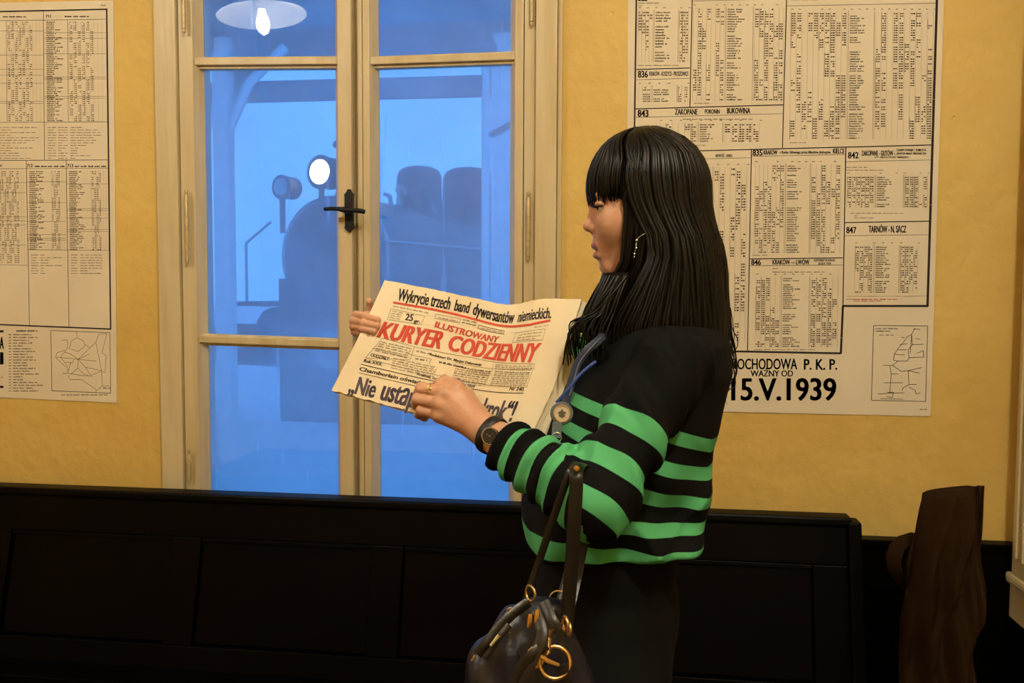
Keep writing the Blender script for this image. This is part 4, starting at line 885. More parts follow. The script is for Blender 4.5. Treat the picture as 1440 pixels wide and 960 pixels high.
# lip colour on the lip faces
mi = np.zeros(len(body.data.polygons), np.int32); cen = np.empty(len(mi)*3); body.data.polygons.foreach_get('center', cen); cen = cen.reshape(-1, 3)-HC
fu, ff, fl = cen@up, cen@fw, cen@lt
lipm = (ff > .0735) & (((fu < -.0605) & (fu > -.0705) & (np.abs(fl) < .020)) | ((fu < -.0745) & (fu > -.0860) & (np.abs(fl) < .017))); mi[lipm] = 1
body.data.polygons.foreach_set('material_index', mi)
# eyes, lashes, brows, earring
for s in (1, -1):
    q = MB(); c = H(.0665, s*.031, -.0045); q.sphere(c, .0118, 16, 12); e = q.build('eyeball', 'eye_white', person, smooth='all')
    q = MB(); q.sphere(H(.0745, s*.031, -.0050), .0055, 12, 8); q.build('iris', 'eye_dark', e, smooth='all')
    q = MB()
    for k in range(14):
        u = k/13-.5; b_ = H(.0780-.016*abs(u)**1.5*2, s*(.031+u*.026), -.0055+.003*abs(u)); q.tube([b_, b_+fw*.005+lt*s*u*.004, b_+fw*.0085+up*.0022+lt*s*u*.007], [.0009, .0007, .0003], 5)
    q.build('eyelashes', 'hair_black', person)
    q = MB(); q.tube([H(.0845, s*.012, .0150), H(.0800, s*.028, .0190), H(.0670, s*.044, .0165), H(.0560, s*.052, .0110)], [.0022, .0028, .0022, .001], 6); q.build('eyebrow', 'hair_black', person, smooth=True)
    q = MB(); ec = H(-.006, s*.068, -.034); q.torus(ec, .017, .0055, lt+fw*.3, 20, 8); q.sphere(H(-.008, s*.067, -.050), (.008, .006, .010), 10, 8); q.sphere(H(-.006, s*.065, -.032), (.013, .006, .018), 12, 8); q.build('ear', 'skin', person, smooth='all')
    q = MB(); pts_ = [H(.0225, s*.088, -.060), H(.0235, s*.0885, -.075)]
    for (f_, u_, r_) in ((.0225, -.0600, .0026), (.0235, -.0670, .0014), (.0232, -.0720, .0018), (.0260, -.0810, .0022), (.0262, -.0860, .0016)): q.sphere(H(f_, s*.0895, u_), r_, 8, 6)
    q.tube([H(.0225, s*.0895, -.058), H(.0262, s*.0895, -.087)], .0006, 6); q.tube([H(-.002, s*.080, -.052), H(.012, s*.089, -.050), H(.0225, s*.0895, -.058)], .0006, 6); q.build('earring', 'silver', person, smooth='all')
# trousers and shoes
def trs(P): return np.maximum(np.minimum(legs(P, .006), np.maximum(torso(P.astype(np.float32), -.020), 1.0-P[:, 2])), np.maximum(P[:, 2]-(ZHEM+.06), .055-P[:, 2]))
tv = nets(trs, PEL-np.array([.28, .30, .02]), PEL+np.array([.28, .30, 1.2]), .008); np_mesh('trousers', [tv], ['trouser_black'], person)
for s in (-1, 1):
    a = foot_at(s)
    sh = nets(lambda P: smax(smin(cone(P, a-fw*.03+up*.045, a+fw*.15+up*.035, .040, .032), cone(P, a+up*.05, a+up*.085, .040, .042), .02), .0015-P[:, 2], .004), a-np.array([.24, .16, .02]), a+np.array([.12, .12, .16]), .006); np_mesh('shoe', [sh], ['shoe_black'], person)
# ---- hair: soft inner volume plus locks lying over it
def curt(u_):   # centre fw, half fw, half lat at height u_
    U = [-.36, -.30, -.20, -.10, -.02, .03]
    return (np.interp(u_, U, [-.062, -.058, -.052, -.042, -.030, -.022]), np.interp(u_, U, [.046, .064, .086, .090, .086, .080]), np.interp(u_, U, [.095, .108, .110, .102, .092, .084]))
def hair_vol(P):
    P = P.astype(np.float32); q_ = (P-HC.astype(np.float32))@A3.T.astype(np.float32); f_, l_, u_ = q_[:, 0], q_[:, 1], q_[:, 2]
    cap = ell(P, H(-.008, 0, .024), A3, (.0945, .0810, .0975))
    c0, a, b = curt(u_); r = np.sqrt(((f_-c0)/a)**2+(l_/b)**2); cu = (r-1)*np.minimum(a, b)*.9+.006
    cu = np.maximum(cu, np.maximum(u_-.03, -.275+.10*np.clip(f_+.02, -.1, .1)*0-u_))
    d = smin(cap, cu, .012)
    for s_ in (-1, 1): d = smin(d, ell(P, H(.004, s_*.040, -.160), A3, (.040, .036, .070)), .01)
    # face opening: below the fringe and in front of the side curtains
    edge = np.interp(u_, [-.13, -.09, -.02, .0, .02], [.050, .040, .034, .036, .05])
    face = np.maximum(edge-f_, u_-(-.004+.012*np.clip((.085-f_)/.05, 0, 1)*-1.0))
    inner = ell(P, H(.02, 0, -.03), A3, (.085, .067, .115))
    return smax(smax(d, -face, .008), -np.maximum(inner, .03-f_), .006)
hv = nets(hair_vol, HC-np.array([.16, .15, .30]), HC+np.array([.16, .15, .15]), .0032)
hair = np_mesh('hair', [hv], ['hair_black'], person); hair['label'] = 'long straight black hair with a fringe'
rng = np.random.RandomState(5)
def cap_pt(ph, th, g):
    return H(-.008+(.0985+g)*math.sin(th)*math.cos(ph)*1.0, (.0850+g)*math.sin(th)*math.sin(ph), .024+(.1010+g)*math.cos(th))
q = MB()
def lock(pts, w0, tip=.25, fl=.35):
    n_ = len(pts); q.tube(pts, [(w0*fl*(1-(1-tip)*max(0, (i/(n_-1)-.6)/.4)), w0*(1-(1-tip)*max(0, (i/(n_-1)-.6)/.4))) for i in range(n_)], 5, cap=True, flat=tuple(np.array(pts[2])-np.array(H(-.02, 0, 0))))
for k in range(170):                                            # fringe
    ph = rng.uniform(-1.0, 1.0); g = rng.uniform(-.002, .0020); pts = []
    end = 1.82-.10*abs(ph)**2+rng.uniform(-.10, .06)
    for i in range(14):
        s = i/13; th = .02+(end-.02)*s; p_ = cap_pt(ph*(.35+.65*min(1, s*1.5)), th, g+.004*math.sin(math.pi*s)); pts.append(p_+lt*.001*math.sin(7*s+k))
    lock(pts, rng.uniform(.0022, .0042), .3)
for k in range(620):                                            # long hair
    ph = rng.uniform(1.08, 2*math.pi-1.08); g = rng.uniform(-.0015, .003); pts = []
    sgn = 1 if ph < math.pi else -1; phf = ph if ph < math.pi else 2*math.pi-ph
    endu = -.26-.055*rng.rand()-.02*max(0, (phf-1.2)); wv = rng.uniform(0, 6.28); wa = rng.uniform(.0005, .0025)
    for i in range(8):
        s = i/7; th = .02+(1.45-.02)*s; pts.append(cap_pt(sgn*(phf*(.55+.45*min(1, s*1.6))), th, g))
    u0 = .024+.1010*math.cos(1.45)-.012
    for i in range(1, 17):
        s = i/16; u_ = u0+(endu-u0)*s; c0, a, b = curt(u_); bl = min(1, s*4)
        f_ = c0+(a+g)*math.cos(phf); l_ = (b+g)*math.sin(phf)
        f2 = -.008+(.0985+g)*math.sin(1.5)*math.cos(phf); l2 = (.085+g)*math.sin(1.5)*math.sin(phf)
        f_ = f2*(1-bl)+f_*bl; l_ = l2*(1-bl)+l_*bl
        if phf < 1.55: f_ = max(f_, .020) if False else f_; 
        fr = max(0, 1.75-phf)/.67
        if u_ < -.085: f_ += fr*min(1, (-.085-u_)/.11)*.072; l_ += fr*min(1, (-.085-u_)/.1)*.006
        f_ += wa*math.sin(s*9+wv)*s*2; l_ += wa*math.cos(s*8+wv)*s*1.5
        pts.append(H(f_, sgn*l_, u_))
    lock(pts, rng.uniform(.0025, .0052), .2)
for k in range(150):                                            # locks framing the cheek
    sgn = 1 if k % 3 else -1; d_ = rng.uniform(-.002, .030); lo_ = rng.uniform(.0, .004); pts = []; x_ = rng.uniform(-.11, -.02) if rng.rand() < .25 else -.115
    for i in range(5):
        s = i/4; pts.append(cap_pt(sgn*(.75+.45*s+d_*6), .35+1.05*s, .001+lo_*.5))
    for u_ in np.linspace(.005, -.205, 14):
        e_ = float(np.interp(u_, [-.13, -.09, -.02, .0, .02], [.050, .042, .036, .038, .046]))-d_
        c0, a, b = curt(u_); lv = b*math.sqrt(max(.05, 1-((e_-c0)/a)**2)) if abs(e_-c0) < a else b*.25
        lv = max(lv, .069-.25*max(0, -.09-u_)); fwd_ = max(0, -.10-u_)*.55*(1-d_/.05)
        pts.append(H(e_+fwd_, sgn*(lv+lo_), u_+.0))
    lock(pts, rng.uniform(.0020, .0042), .25)
q.build('hair_locks', 'hair_black', hair, smooth='all')['kind'] = 'stuff'
q = MB()
for k in range(110):                                             # loose ends over the near shoulder and down the back
    back = k < 14
    if back:
        x0 = rng.uniform(1018, 1036); y0 = rng.uniform(430, 500); t0 = 1.45+rng.uniform(-.06, .06); e_ = rng.uniform(530, 580); x0 -= 3
        P_ = [(x0, y0, t0), (x0+rng.uniform(0, 8), y0+25, t0), (x0+rng.uniform(-4, 12), y0+50, t0), (x0+rng.uniform(-14, 6), (y0+e_)/2+25, t0), (x0+rng.uniform(-26, -2), e_, t0)]
    else:
        x0 = rng.uniform(850, 885); y0 = 385; t0 = 1.365+rng.uniform(-.012, .02); e_ = rng.uniform(470, 515); x1 = rng.uniform(796, 850)
        P_ = [(x0, y0, t0), (x0*.78+x1*.22-4, y0+28, t0-.01), (x0*.4+x1*.6, y0+55, t0-.015), (x1+2, (y0+e_)/2+24, t0-.02), (x1+rng.uniform(-6, 10), e_, t0-.022)]
    P_ = [dep(*p_) for p_ in P_]
    sm = []
    for i in range(len(P_)-1):                                  # Catmull-Rom
        a_, b_, c_, d_ = P_[max(i-1, 0)], P_[i], P_[i+1], P_[min(i+2, len(P_)-1)]
        for t_ in (0, .25, .5, .75): sm.append(.5*(2*b_+(c_-a_)*t_+(2*a_-5*b_+4*c_-d_)*t_*t_+(3*b_-a_-3*c_+d_)*t_**3))
    sm.append(P_[-1]); n_ = len(sm); r_ = rng.uniform(.0008, .0018) if back else rng.uniform(.002, .0045); q.tube(sm, [r_*(1-.8*i/n_) for i in range(n_)], 5)
q.build('loose_strands', 'hair_black', hair, smooth='all')['kind'] = 'stuff'
# ------------------------------------------------------------------ newspaper
NU, NV = 5, 3
NP = np.array([   # rows top to bottom; pixel x, pixel y, distance
 [(541, 393.5, 1.475), (604, 405.5, 1.455), (664, 418, 1.425), (715, 428, 1.405), (762, 420, 1.415), (818, 420.5, 1.405)],
 [(520, 440, 1.462), (586, 455, 1.440), (648, 470, 1.412), (700, 479, 1.393), (747, 478, 1.397), (801, 476, 1.392)],
 [(495, 492, 1.450), (562, 511, 1.426), (622, 527, 1.402), (677, 538, 1.385), (726, 541, 1.383), (781, 538, 1.380)],
 [(466, 549, 1.438), (536, 568, 1.412), (596, 584, 1.392), (650, 594, 1.378), (697, 600, 1.372), (752, 603, 1.368)]], float)
NPW = np.array([[dep(*p) for p in r] for r in NP])
def cr(P_, t):
    n_ = len(P_)-1; t = min(max(t, -.3), n_+.3); i = int(min(max(math.floor(t), 0), n_-1)); f_ = t-i
    b_, c_ = P_[i], P_[i+1]; a_ = P_[i-1] if i > 0 else 2*b_-c_; d_ = P_[i+2] if i < n_-1 else 2*c_-b_
    return .5*(2*b_+(c_-a_)*f_+(2*a_-5*b_+4*c_-d_)*f_*f_+(3*b_-a_-3*c_+d_)*f_**3)
def NS(u, v): return cr([cr(r, u*NU) for r in NPW], v*NV)
def NN(u, v):
    e = .004; d = np.cross(NS(u+e, v)-NS(u-e, v), NS(u, v+e)-NS(u, v-e)); d /= np.linalg.norm(d); return d if d@(-_f) > 0 else -d
GU, GV = np.linspace(-.12, 1.12, 125), np.linspace(-.12, 1.30, 143)
GP = np.array([[NS(u, v) for u in GU] for v in GV]); _du = np.gradient(GP, axis=1); _dv = np.gradient(GP, axis=0); GN = np.cross(_du, _dv); GN /= np.linalg.norm(GN, axis=2)[..., None]; GN *= np.sign(GN@(-_f))[..., None]
def NL(uv):               # fast lookup of points and normals
    uv = np.asarray(uv, float); x = np.clip((uv[:, 0]-GU[0])/(GU[1]-GU[0]), 0, len(GU)-1.001); y = np.clip((uv[:, 1]-GV[0])/(GV[1]-GV[0]), 0, len(GV)-1.001)
    i, j = x.astype(int), y.astype(int); a, b = (x-i)[:, None], (y-j)[:, None]
    f_ = lambda A: (A[j, i]*(1-a)+A[j, i+1]*a)*(1-b)+(A[j+1, i]*(1-a)+A[j+1, i+1]*a)*b
    return f_(GP), f_(GN)
def uv_of(px, py):        # paper coordinates of a point measured on the photograph
    u, v = .5, .5
    for _ in range(30):
        x, y, _z = proj_px(NS(u, v)); e = 1e-3; xu, yu, _z = proj_px(NS(u+e, v)); xv, yv, _z = proj_px(NS(u, v+e))
        J = np.array([[(xu-x)/e, (xv-x)/e], [(yu-y)/e, (yv-y)/e]]); du = np.linalg.solve(J, [px-x, py-y]); u += float(np.clip(du[0], -.2, .2)); v += float(np.clip(du[1], -.2, .2)); u = min(max(u, -.2), 1.2); v = min(max(v, -.2), 1.2)
    return u, v
news = empty('newspaper', NS(.5, 1)); tag(news, 'old folded newspaper with red masthead held open by the woman', 'newspaper')
mat('news_paper', (0.78, 0.68, 0.49), 0.85, spec=0.1, noise=0.25, nscale=9, bump=0.12, bscale=40, col2=(0.74, 0.61, 0.41))
mat('news_paper_edge', (0.60, 0.48, 0.30), 0.9, spec=0.1, noise=0.4, nscale=60)
mat('news_black', (0.035, 0.028, 0.030), 0.85, spec=0.1); mat('news_violet', (0.095, 0.075, 0.095), 0.85, spec=0.1); mat('news_grey', (0.22, 0.17, 0.115), 0.85, spec=0.1); mat('news_red', (0.56, 0.085, 0.060), 0.85, spec=0.1)
def news_sheet(name, off0, off1, mt, u0=0, u1=1, v0=0, v1=1, jag=.006, shift=(0, 0, 0), seed=0):
    rg = np.random.RandomState(seed); nu, nv = 60, 36; vs = []; fs = []; uvs = []
    jt = rg.rand(nu+1)*jag*(rg.rand(nu+1) > .5); jb = rg.rand(nu+1)*jag*1.6*(rg.rand(nu+1) > .35); jr = rg.rand(nv+1)*jag*.6
    for off in (off0, off1):
        for j in range(nv+1):
            for i in range(nu+1):
                u = u0+(u1-u0-jr[j])*i/nu; v = v0+jt[i]+(v1-v0-jt[i]-jb[i])*j/nv
                uvs.append((u, v, off))
    uvs = np.array(uvs); a_, b_ = NL(uvs[:, :2]); vs = list(a_-b_*uvs[:, 2:3])
    N = (nu+1)*(nv+1)
    for j in range(nv):
        for i in range(nu): a = j*(nu+1)+i; fs.append((a, a+nu+1, a+nu+2, a+1)); fs.append((N+a, N+a+1, N+a+nu+2, N+a+nu+1))
    ring = [i for i in range(nu+1)]+[j*(nu+1)+nu for j in range(1, nv+1)]+[nv*(nu+1)+i for i in range(nu-1, -1, -1)]+[j*(nu+1) for j in range(nv-1, 0, -1)]
    for a, b in zip(ring, ring[1:]+ring[:1]): fs.append((a, b, b+N, a+N))
    k = MB(); k.add(vs, fs); return k.build(name, mt, news, smooth=True)
fp = news_sheet('front_page', 0, .0007, 'news_paper', seed=1); fp['label'] = 'front page with red and black headlines'
for k in range(4): news_sheet('inner_page', .0024+.0022*k, .0029+.0022*k, 'news_paper_edge' if k % 2 == 0 else 'news_paper', u0=.0, u1=1.008+.006*k-(.01 if k == 2 else 0), v0=.004*k, v1=1.0+.004*(k % 2), seed=4+k)
news_sheet('back_page', .013, .0136, 'news_paper', u0=.84, u1=1.075, v0=.45, v1=1.24, seed=11)
class NPrint:
    def __init__(s): s.mb = {}
    def put(s, ink, pts2, fs, lift=.0006, into=None):
        a_, b_ = NL(pts2); (into or s.mb.setdefault(ink, MB())).add(list(a_+b_*lift), fs)
    def text(s, st, p0, p1, h0, h1, ink, bold=.02, shear=0.0, cond=None):
        """baseline from p0 to p1 (photo points), letter height as top points h0 above p0, h1 above p1"""
        a = np.array(uv_of(*p0)); b = np.array(uv_of(*p1)); c = np.array(uv_of(*h0)); d = np.array(uv_of(*h1))
        co, fs, w_, h_ = text_tris(st, 1, 1, bold, 0); k_ = MB(); s.put(ink, [tuple((a*(1-x)+b*x)*(1-y)+(c*(1-x)+d*x)*y) for x, y in co], fs, .0005, k_); k_.build('headline', ink, fp)
    def line(s, p0, p1, w, ink, n=14):
        a = np.array(uv_of(*p0)); b = np.array(uv_of(*p1)); d = b-a; nv_ = np.array([-d[1]*.65, d[0]/.65]); nv_ = nv_/np.hypot(nv_[0]*.32, nv_[1]*.21)*w/2
        pts = []; fs = []
        for i in range(n+1): c = a+d*i/n; pts += [tuple(c-nv_), tuple(c+nv_)]
        for i in range(n): fs.append((2*i, 2*i+2, 2*i+3, 2*i+1))
        s.put(ink, pts, fs)
    def box(s, pts, w, ink):
        for a, b in zip(pts, pts[1:]+pts[:1]): s.line(a, b, w, ink, 5)
    def words(s, p0, p1, h, ink='news_grey', wl=(.012, .03)):
        a = np.array(uv_of(*p0)); b = np.array(uv_of(*p1)); d = b-a; L = np.hypot(*d); x = 0; hh = h/172.
        while x < L:
            e = min(L, x+random.uniform(*wl)); k = x
            while k < e:
                lw = random.uniform(.0022, .004); f_ = random.choice((.65, .7, 1.0)); q0 = a+d*k/L; q1 = a+d*min(e, k+lw)/L; sl = .018*hh
                s.put(ink, [tuple(q0), tuple(q1), (q1[0]+sl, q1[1]-hh*f_), (q0[0]+sl, q0[1]-hh*f_)], [(0, 1, 2, 3)]); k += lw+random.uniform(.0008, .0016)
            x = e+random.uniform(.004, .008)
    def done(s, names):
        for ink, mb in s.mb.items(): mb.build(names[ink], ink, fp)['kind'] = 'stuff'
W = NPrint()
W.text('Wykrycie trzech', (558, 422), (632, 435.5), (562, 405.5), (636, 418), 'news_black', .035)
W.text('band', (638, 436.5), (659, 440.5), (642, 421), (663, 425), 'news_black', .035)
W.text('dywersantów', (664, 442), (722, 454.5), (668, 425.5), (725, 437), 'news_black', .035)
W.text('niemieckich.', (727, 453.3), (775, 447.5), (731, 437.5), (776.5, 432), 'news_black', .035)
rl = [(553, 425.2), (600, 433.2), (640, 441.5), (672, 450), (700, 457), (722, 458.8), (745, 456.5), (774, 450.5)]
for a, b in zip(rl[:-1], rl[1:]): W.line(a, b, .0040, 'news_red', 5)
W.words((552, 431), (602, 441), 2.2, 'news_grey')
W.box([(550, 434), (597.5, 444.5), (592.5, 456.5), (545, 449)], .0006, 'news_grey'); W.text('25', (569, 449.8), (580, 451.8), (571.5, 440.5), (582.5, 442.3), 'news_black', .03); W.text('gr.', (581.5, 453.8), (590.5, 454.5), (583, 448.5), (592, 449.5), 'news_black', .03)
for k in range(4): W.words((551.5-k*1.2, 437.6+k*3), (566-k*1.2, 440.8+k*3), 1.6, 'news_grey')
W.box([(613.5, 441.5), (648, 448.5), (646, 454), (611.5, 447.5)], .0006, 'news_grey'); W.words((616, 447), (644, 452.5), 2); W.words((651, 450), (670, 454.5), 2, 'news_black'); W.words((650, 454), (669, 458.5), 2, 'news_black')
W.box([(674, 456.8), (709.5, 465), (708, 469.5), (672, 461.5)], .0009, 'news_black'); W.words((677, 461.5), (706, 467.5), 2)
W.words((751, 461), (771, 458), 1.8)
W.box([(725, 468.2), (767, 462.5), (763, 477.5), (720.5, 481.5)], .0006, 'news_grey'); W.words((729, 472), (762, 467.8), 1.8); W.words((727, 476), (760, 472.3), 1.8); W.words((726, 479.3), (752, 477), 1.8)
W.text('ILUSTROWANY', (610.5, 459.6), (699.5, 482), (613.5, 451.7), (703, 473.2), 'news_red', .04)
W.text('KURYER', (529, 473.8), (619, 491), (540.5, 452.2), (629, 467.3), 'news_red', .055); W.text('CODZIENNY', (627.5, 491), (752, 509.3), (635, 470.5), (762.5, 482), 'news_red', .055)
W.box([(538, 475.3), (583, 487.5), (577, 505.5), (514, 503)], .0006, 'news_grey')
for k in range(5): W.words((535-k*2.0, 481+k*3.1), (579-k*1.7, 491.3+k*3.1), 1.9)
W.line((524, 489.5), (576, 503), .0006, 'news_grey'); W.line((583, 487.5), (660, 502), .0006, 'news_grey'); W.line((660, 502), (752, 511.5), .0006, 'news_grey'); W.line((575, 498), (607, 504.5), .0006, 'news_grey'); W.line((607, 504), (603.5, 512), .0006, 'news_grey'); W.line((752, 511.5), (740.5, 543.5), .0006, 'news_grey')
W.text('ODDZIAŁY:', (520.5, 500.5), (547, 507), (522.5, 496.3), (549, 502), 'news_black', .03)
W.words((585, 494), (604, 498.5), 2, 'news_grey'); W.words((584, 505), (600, 508), 2.6, 'news_black')
W.text('Redaktor: Dr. Marjan Dąbrowski', (604, 499.5), (677, 514.5), (605, 496), (678, 511.3), 'news_black', .035)
W.words((617, 510), (655, 518), 2.6, 'news_black')
for k in range(5): W.words((553-k*.8, 504+k*3.4), (614-k*.8, 517.5+k*3.2), 1.8)
for k in range(8): W.words((641-k*1.0, 515.5+k*3.1), (690-k*1.2, 523.5+k*2.8), 1.8, 'news_black' if k % 3 == 0 else 'news_grey')
W.line((640, 509.5), (752, 518), .0005, 'news_grey'); W.line((694, 512), (690, 527), .0005, 'news_grey'); W.line((666, 517), (664, 525), .0005, 'news_grey')
for k in range(3): W.words((697-k, 513.5+k*2.6), (749-k, 515.8+k*2.4), 1.6)
for k in range(8): W.words((696-k*1.1, 522.5+k*2.8), (746-k*1.0, 524.8+k*2.5), 1.7, 'news_black' if k == 0 else 'news_grey')
for k in range(3): W.words((667-k, 520+k*2.9), (690-k, 523+k*2.8), 1.6)
W.line((515, 504), (640, 532), .0006, 'news_grey'); W.line((640, 532), (742, 544), .0006, 'news_grey')
W.text('Rok XXX.', (511, 508.6), (537, 514.5), (513, 504.5), (539, 510.5), 'news_black', .03)
W.text('Kraków, czwartek 31 sierpnia 1939', (586, 527), (667, 545.5), (587.5, 523.3), (668.5, 541.8), 'news_black', .03)
W.text('Nr 240.', (716, 548.5), (737, 549.5), (718, 543.6), (739, 544.2), 'news_black', .03)
W.line((508, 512), (600, 533.5), .0011, 'news_black'); W.line((600, 533.5), (660, 546), .0011, 'news_black'); W.line((660, 546), (736, 552.5), .0011, 'news_black')
W.text('Chamberlain oświadczył:', (504.5, 520.5), (606, 543.5), (507, 515.5), (608, 538.5), 'news_black', .025)
W.line((505, 524), (594, 544.5), .0007, 'news_black')
W.text('„Nie', (489, 551.5), (525.5, 559.5), (497, 527.5), (533.5, 535.5), 'news_violet', .04)
W.text('ustąpimy', (533, 561.5), (611, 579), (543, 532.5), (621, 550), 'news_violet', .04)
W.text('krok“!', (674, 587), (719, 592.5), (684, 559), (730, 564.5), 'news_violet', .04)
W.done({'news_red': 'red_rule', 'news_black': 'black_print', 'news_grey': 'small_print', 'news_violet': 'bottom_headline'})
# ------------------------------------------------------------------ watch, ring, lanyard
ad = (E1-W1)/np.linalg.norm(E1-W1); wc = W1+ad*.013
tc_ = -_f-ad*(-_f@ad); tc_ /= np.linalg.norm(tc_); sd_ = np.cross(ad, tc_)
q = MB()
q.tube([wc+tc_*math.cos(a)*.0285+sd_*math.sin(a)*.0285 for a in np.linspace(0, 2*math.pi, 33)[:-1]], [(.0015, .0075)]*32, 8, closed=True, flat=tc_); wt = q.build('watch_strap', 'strap_black', person, smooth=True)
dn = -_f-_r*.18-_u*.05; dn /= np.linalg.norm(dn); dc = dep(689.5, 613, 1.279)
q = MB(); q.lathe([(.0105, -.006), (.0132, -.004), (.0135, .001), (.0122, .0028), (.0112, .0026)], dc, dn, 32); w2 = q.build('watch_case', 'silver', person, smooth=True)
q = MB(); q.lathe([(0, .0027), (.0112, .0027), (.0112, .0020)], dc, dn, 32); q.build('watch_dial', 'dial_dark', w2)
e1 = np.cross(dn, up); e1 /= np.linalg.norm(e1); e2_ = np.cross(e1, dn)
q = MB(); b0 = dc+dn*.0031
for (x, y) in ((.005, .0035), (-.004, .005)): q.tube([b0, b0+e1*x+e2_*y], .0004, 5)
q.sphere(b0, .0010, 8, 6); q.build('watch_hands', 'silver', w2)
p0, p1 = D1(*LH['middle'][0]), D1(*LH['middle'][1]); rc = p0+(p1-p0)*.62
q = MB(); q.torus(rc, .0104, .0014, p1-p0, 24, 8); q.sphere(rc-ray(600, 550)*.0100+up*.002, (.0028, .0028, .0028), 8, 6); q.build('ring', 'gold', person, smooth='all')
def ribbon(pts, w, th_, flat): 
    k = MB(); k.tube(pts, [(th_, w)]*len(pts), 8, flat=flat); return k
def smooth_path(P_, n=6):
    out = []
    for i in range(len(P_)-1):
        a_, b_, c_, d_ = P_[max(i-1, 0)], P_[i], P_[i+1], P_[min(i+2, len(P_)-1)]
        for t_ in np.linspace(0, 1, n, endpoint=False): out.append(.5*(2*b_+(c_-a_)*t_+(2*a_-5*b_+4*c_-d_)*t_*t_+(3*b_-a_-3*c_+d_)*t_**3))
    return out+[P_[-1]]
TL = 1.315
lany = ribbon(smooth_path([dep(*p) for p in ((850, 470, 1.34), (840, 480, 1.325), (826, 492, TL), (812, 512, TL), (803, 540, TL-.002), (795, 566, TL-.005))]), .0062, .0008, -_f).build('lanyard', 'lanyard_navy', person, smooth=True)
ribbon(smooth_path([dep(*p) for p in ((846, 474, 1.333), (834, 486, TL-.003), (816, 508, TL-.004), (808, 532, TL-.005), (801, 556, TL-.007))]), .0012, .0007, -_f).build('lanyard_edge', 'badge_grey', lany, smooth=True)
ribbon(smooth_path([dep(*p) for p in ((838, 508, TL-.004), (818, 524, TL-.006), (800, 546, TL-.006), (782, 566, TL-.002))]), .0022, .0008, -_f).build('lanyard_cord', 'lanyard_blue', lany, smooth=True)
bc = dep(790, 581, 1.300); bn = -_f
q = MB(); q.lathe([(.0150, -.004), (.0170, -.002), (.0170, .002), (.0155, .004), (0, .0042)], bc, bn, 32); bd = q.build('badge_reel', 'badge_grey', lany, smooth=True)
q = MB(); q.lathe([(.0128, .0040), (.0128, .0050), (0, .0052)], bc, bn, 32); q.build('badge_face', 'badge_face', lany, smooth=True)
q = MB(); q.lathe([(.0125, .0050), (.0125, .0056), (.0112, .0056), (.0112, .0050)], bc, bn, 32); q.build('badge_rim', 'gold', lany, smooth=True)
q = MB()
for (x, y, r_) in ((0, .0015, .0032), (-.0035, .001, .0022), (.0035, .001, .0022), (0, -.0035, .0026), (0, .0052, .0014), (-.003, -.003, .0016), (.003, -.003, .0016)): q.lathe([(r_, .0050), (r_, .0058), (0, .0058)], bc+_r*x+_u*y, bn, 12)
q.build('badge_crest', 'badge_crest', lany)
q = MB(); c = dep(782, 604, 1.298); P8 = []
for o_ in (-.0035, .0035):
    for (x, y) in ((-.007, -.012), (.007, -.012), (.009, .012), (-.005, .012)): P8.append(c+_r*x+_u*y-_f*o_)
q.hexa(P8); q.build('badge_tab', 'badge_grey', lany, bevel=.001)
q = MB(); q.torus(dep(783, 615, 1.294), .0070, .0011, _f, 20, 6); q.build('split_ring', 'silver', lany, smooth='all')
q = MB(); q.tube(smooth_path([dep(*p) for p in ((779, 618, 1.294), (775, 626, 1.293), (773, 634, 1.293), (776, 640, 1.293), (779, 634, 1.292), (777, 624, 1.292))]), .0012, 6); q.build('clip', 'silver', lany, smooth='all')
# ------------------------------------------------------------------ handbag
mat('navy_leather', (0.006, 0.006, 0.018), 0.40, spec=0.5, bump=0.25, bscale=90, noise=0.3, nscale=20); mat('black_leather', (0.005, 0.004, 0.0035), 0.38, spec=0.5, bump=0.2, bscale=120); mat('brown_trim', (0.014, 0.010, 0.008), 0.4, bump=0.2, bscale=100)
BT = 1.165
bagc = dep(752, 935, BT+.02); bag = empty('handbag', (bagc[0], bagc[1], bagc[2]-.16)); tag(bag, 'dark leather handbag with gold buckles hanging from the woman\'s forearm', 'handbag')
def bagf(P):
    P = P.astype(np.float32); q_ = P-bagc.astype(np.float32); x = q_@_r0.astype(np.float32); z = q_[:, 2]; y = q_@lt.astype(np.float32)
    wz = np.interp(z, [-.17, -.12, -.04, .03, .075, .095], [.085, .105, .098, .070, .040, .028]); dz = np.interp(z, [-.17, -.12, -.04, .03, .075, .095], [.040, .056, .055, .040, .022, .014])
    xc = np.interp(z, [-.17, 0, .095], [-.005, -.008, .004])
    r = ((np.abs((x-xc)/wz))**2.6+(np.abs(y/dz))**2.6)**(1/2.6); d = (r-1)*dz*.85
    d = d+np.clip((z+.10)/.1, 0, 1)*(.0022*np.sin(95*x+3*np.sin(18*z))+.0012*np.sin(170*x+5))+.0015*np.sin(30*z+30*x)
    return smax(d, np.maximum(z-.092, -.165-z), .015)
bv = nets(bagf, bagc-np.array([.14, .12, .19]), bagc+np.array([.14, .12, .12]), .0035); np_mesh('bag_body', [bv], ['navy_leather'], bag)
def bstrap(nm, P_, w, th_, mt='black_leather', par=bag):
    return ribbon(smooth_path([dep(*p) for p in P_]), w, th_, -_f).build(nm, mt, par, smooth=True)
top_f = dep(806, 655, 1.135)
bstrap('strap', [(740, 842, 1.148), (756, 795, 1.150), (776, 735, 1.140), (795, 680, 1.130), (804, 659, 1.135), (812, 652, 1.175), (820, 668, 1.255), (812, 720, 1.262), (800, 790, 1.24), (784, 850, 1.21), (772, 890, 1.19)], .0050, .0016)
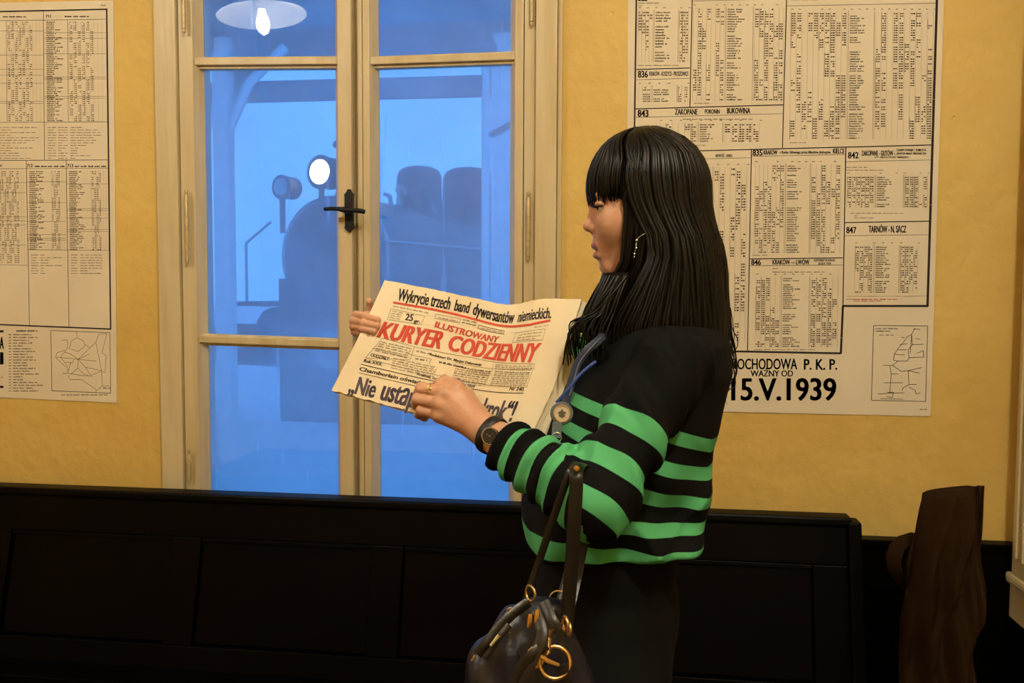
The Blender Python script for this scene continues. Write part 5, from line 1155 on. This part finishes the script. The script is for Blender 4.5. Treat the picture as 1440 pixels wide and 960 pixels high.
s2_ = bstrap('strap', [(797, 880, 1.130), (801, 830, 1.128), (806, 760, 1.122), (810, 690, 1.118), (811, 662, 1.125), (818, 652, 1.17), (828, 668, 1.255), (824, 730, 1.262), (812, 800, 1.24), (796, 868, 1.205), (784, 905, 1.19)], .0088, .0018)
q = MB()
for (px, py, t, r_) in ((811, 659, 1.114, .0042),): q.lathe([(r_, -.002), (r_, .001), (r_*.6, .003), (0, .0032)], dep(px, py, t), -_f, 16)
q.build('strap_rivet', 'gold', s2_, smooth=True)
def gold_ring(px, py, t, R, r_, axis, nm='ring'): k = MB(); k.torus(dep(px, py, t), R, r_, axis, 22, 7); return k.build(nm, 'gold', bag, smooth='all')
gold_ring(746, 834, 1.140, .0095, .0018, _r*.8+_f*.6, 'strap_ring'); gold_ring(721, 859, 1.128, .0070, .0018, _f*.7+_u*.6, 'strap_ring'); gold_ring(785, 843, 1.20, .012, .0012, _f, 'strap_ring'); gold_ring(795, 877, 1.118, .0090, .0024, _r+_f*.3, 'strap_ring'); gold_ring(800, 884, 1.118, .0085, .0022, _r+_f*.2, 'strap_ring')
for (px, py) in ((745, 872), (755, 866)):
    k = MB(); k.tube([dep(px-1.5, py+10, 1.103), dep(px, py, 1.103), dep(px+1, py-9, 1.105)], [.0030, .0038, .0030], 8); k.build('gold_bar', 'gold', bag, smooth=True)
gold_ring(780, 931, 1.094, .0190, .0026, -_f+_u*.25, 'buckle'); gold_ring(754, 923, 1.092, .0130, .0022, -_f*.8+_r*.5, 'buckle')
k = MB(); k.tube([dep(757, 920, 1.088), dep(770, 929, 1.086), dep(786, 935, 1.088)], [.0028, .003, .0022], 8); k.build('buckle_pin', 'gold', bag, smooth=True)
hp_ = []
for i in range(90):
    a = i*.9; c = dep(772-1.5*(i/89), 892+27*(i/89), 1.096); hp_.append(c+_r*math.cos(a)*.0032+_f*math.sin(a)*.0032)
k = MB(); k.tube(hp_, .0008, 5); k.build('chain_tassel', 'gold', bag, smooth='all')
k = MB(); k.tube([dep(774, 884, 1.096), dep(772, 894, 1.096)], [.0050, .0042], 12); k.build('tassel_cap', 'gold', bag, smooth=True)
bstrap('side_tab', [(744, 846, 1.130), (722, 862, 1.118), (700, 884, 1.108), (684, 905, 1.100), (671, 920, 1.098)], .0068, .0022)
bstrap('side_tab', [(716, 878, 1.112), (700, 898, 1.104), (688, 916, 1.100), (681, 926, 1.099)], .0048, .0018, 'brown_trim')
k = MB(); k.tube([dep(668, 922, 1.098), dep(663, 929, 1.098)], [.0016, .0010], 8); k.build('tab_tip', 'gold', bag, smooth=True)
k = MB(); k.tube([dep(702, 893, 1.098), dep(690, 908, 1.096)], [.0030, .0022], 8); k.build('tab_slide', 'silver', bag, smooth=True)
for P_ in ([(752, 858, 1.112), (762, 890, 1.092), (752, 920, 1.086), (738, 952, 1.086), (730, 985, 1.09)], [(764, 846, 1.118), (776, 872, 1.100), (786, 885, 1.098)], [(768, 905, 1.092), (750, 920, 1.084), (735, 936, 1.086), (722, 962, 1.09)], [(790, 935, 1.090), (798, 960, 1.092), (800, 990, 1.10)]):
    bstrap('gusset_strap', P_, .0075, .0022, 'brown_trim')
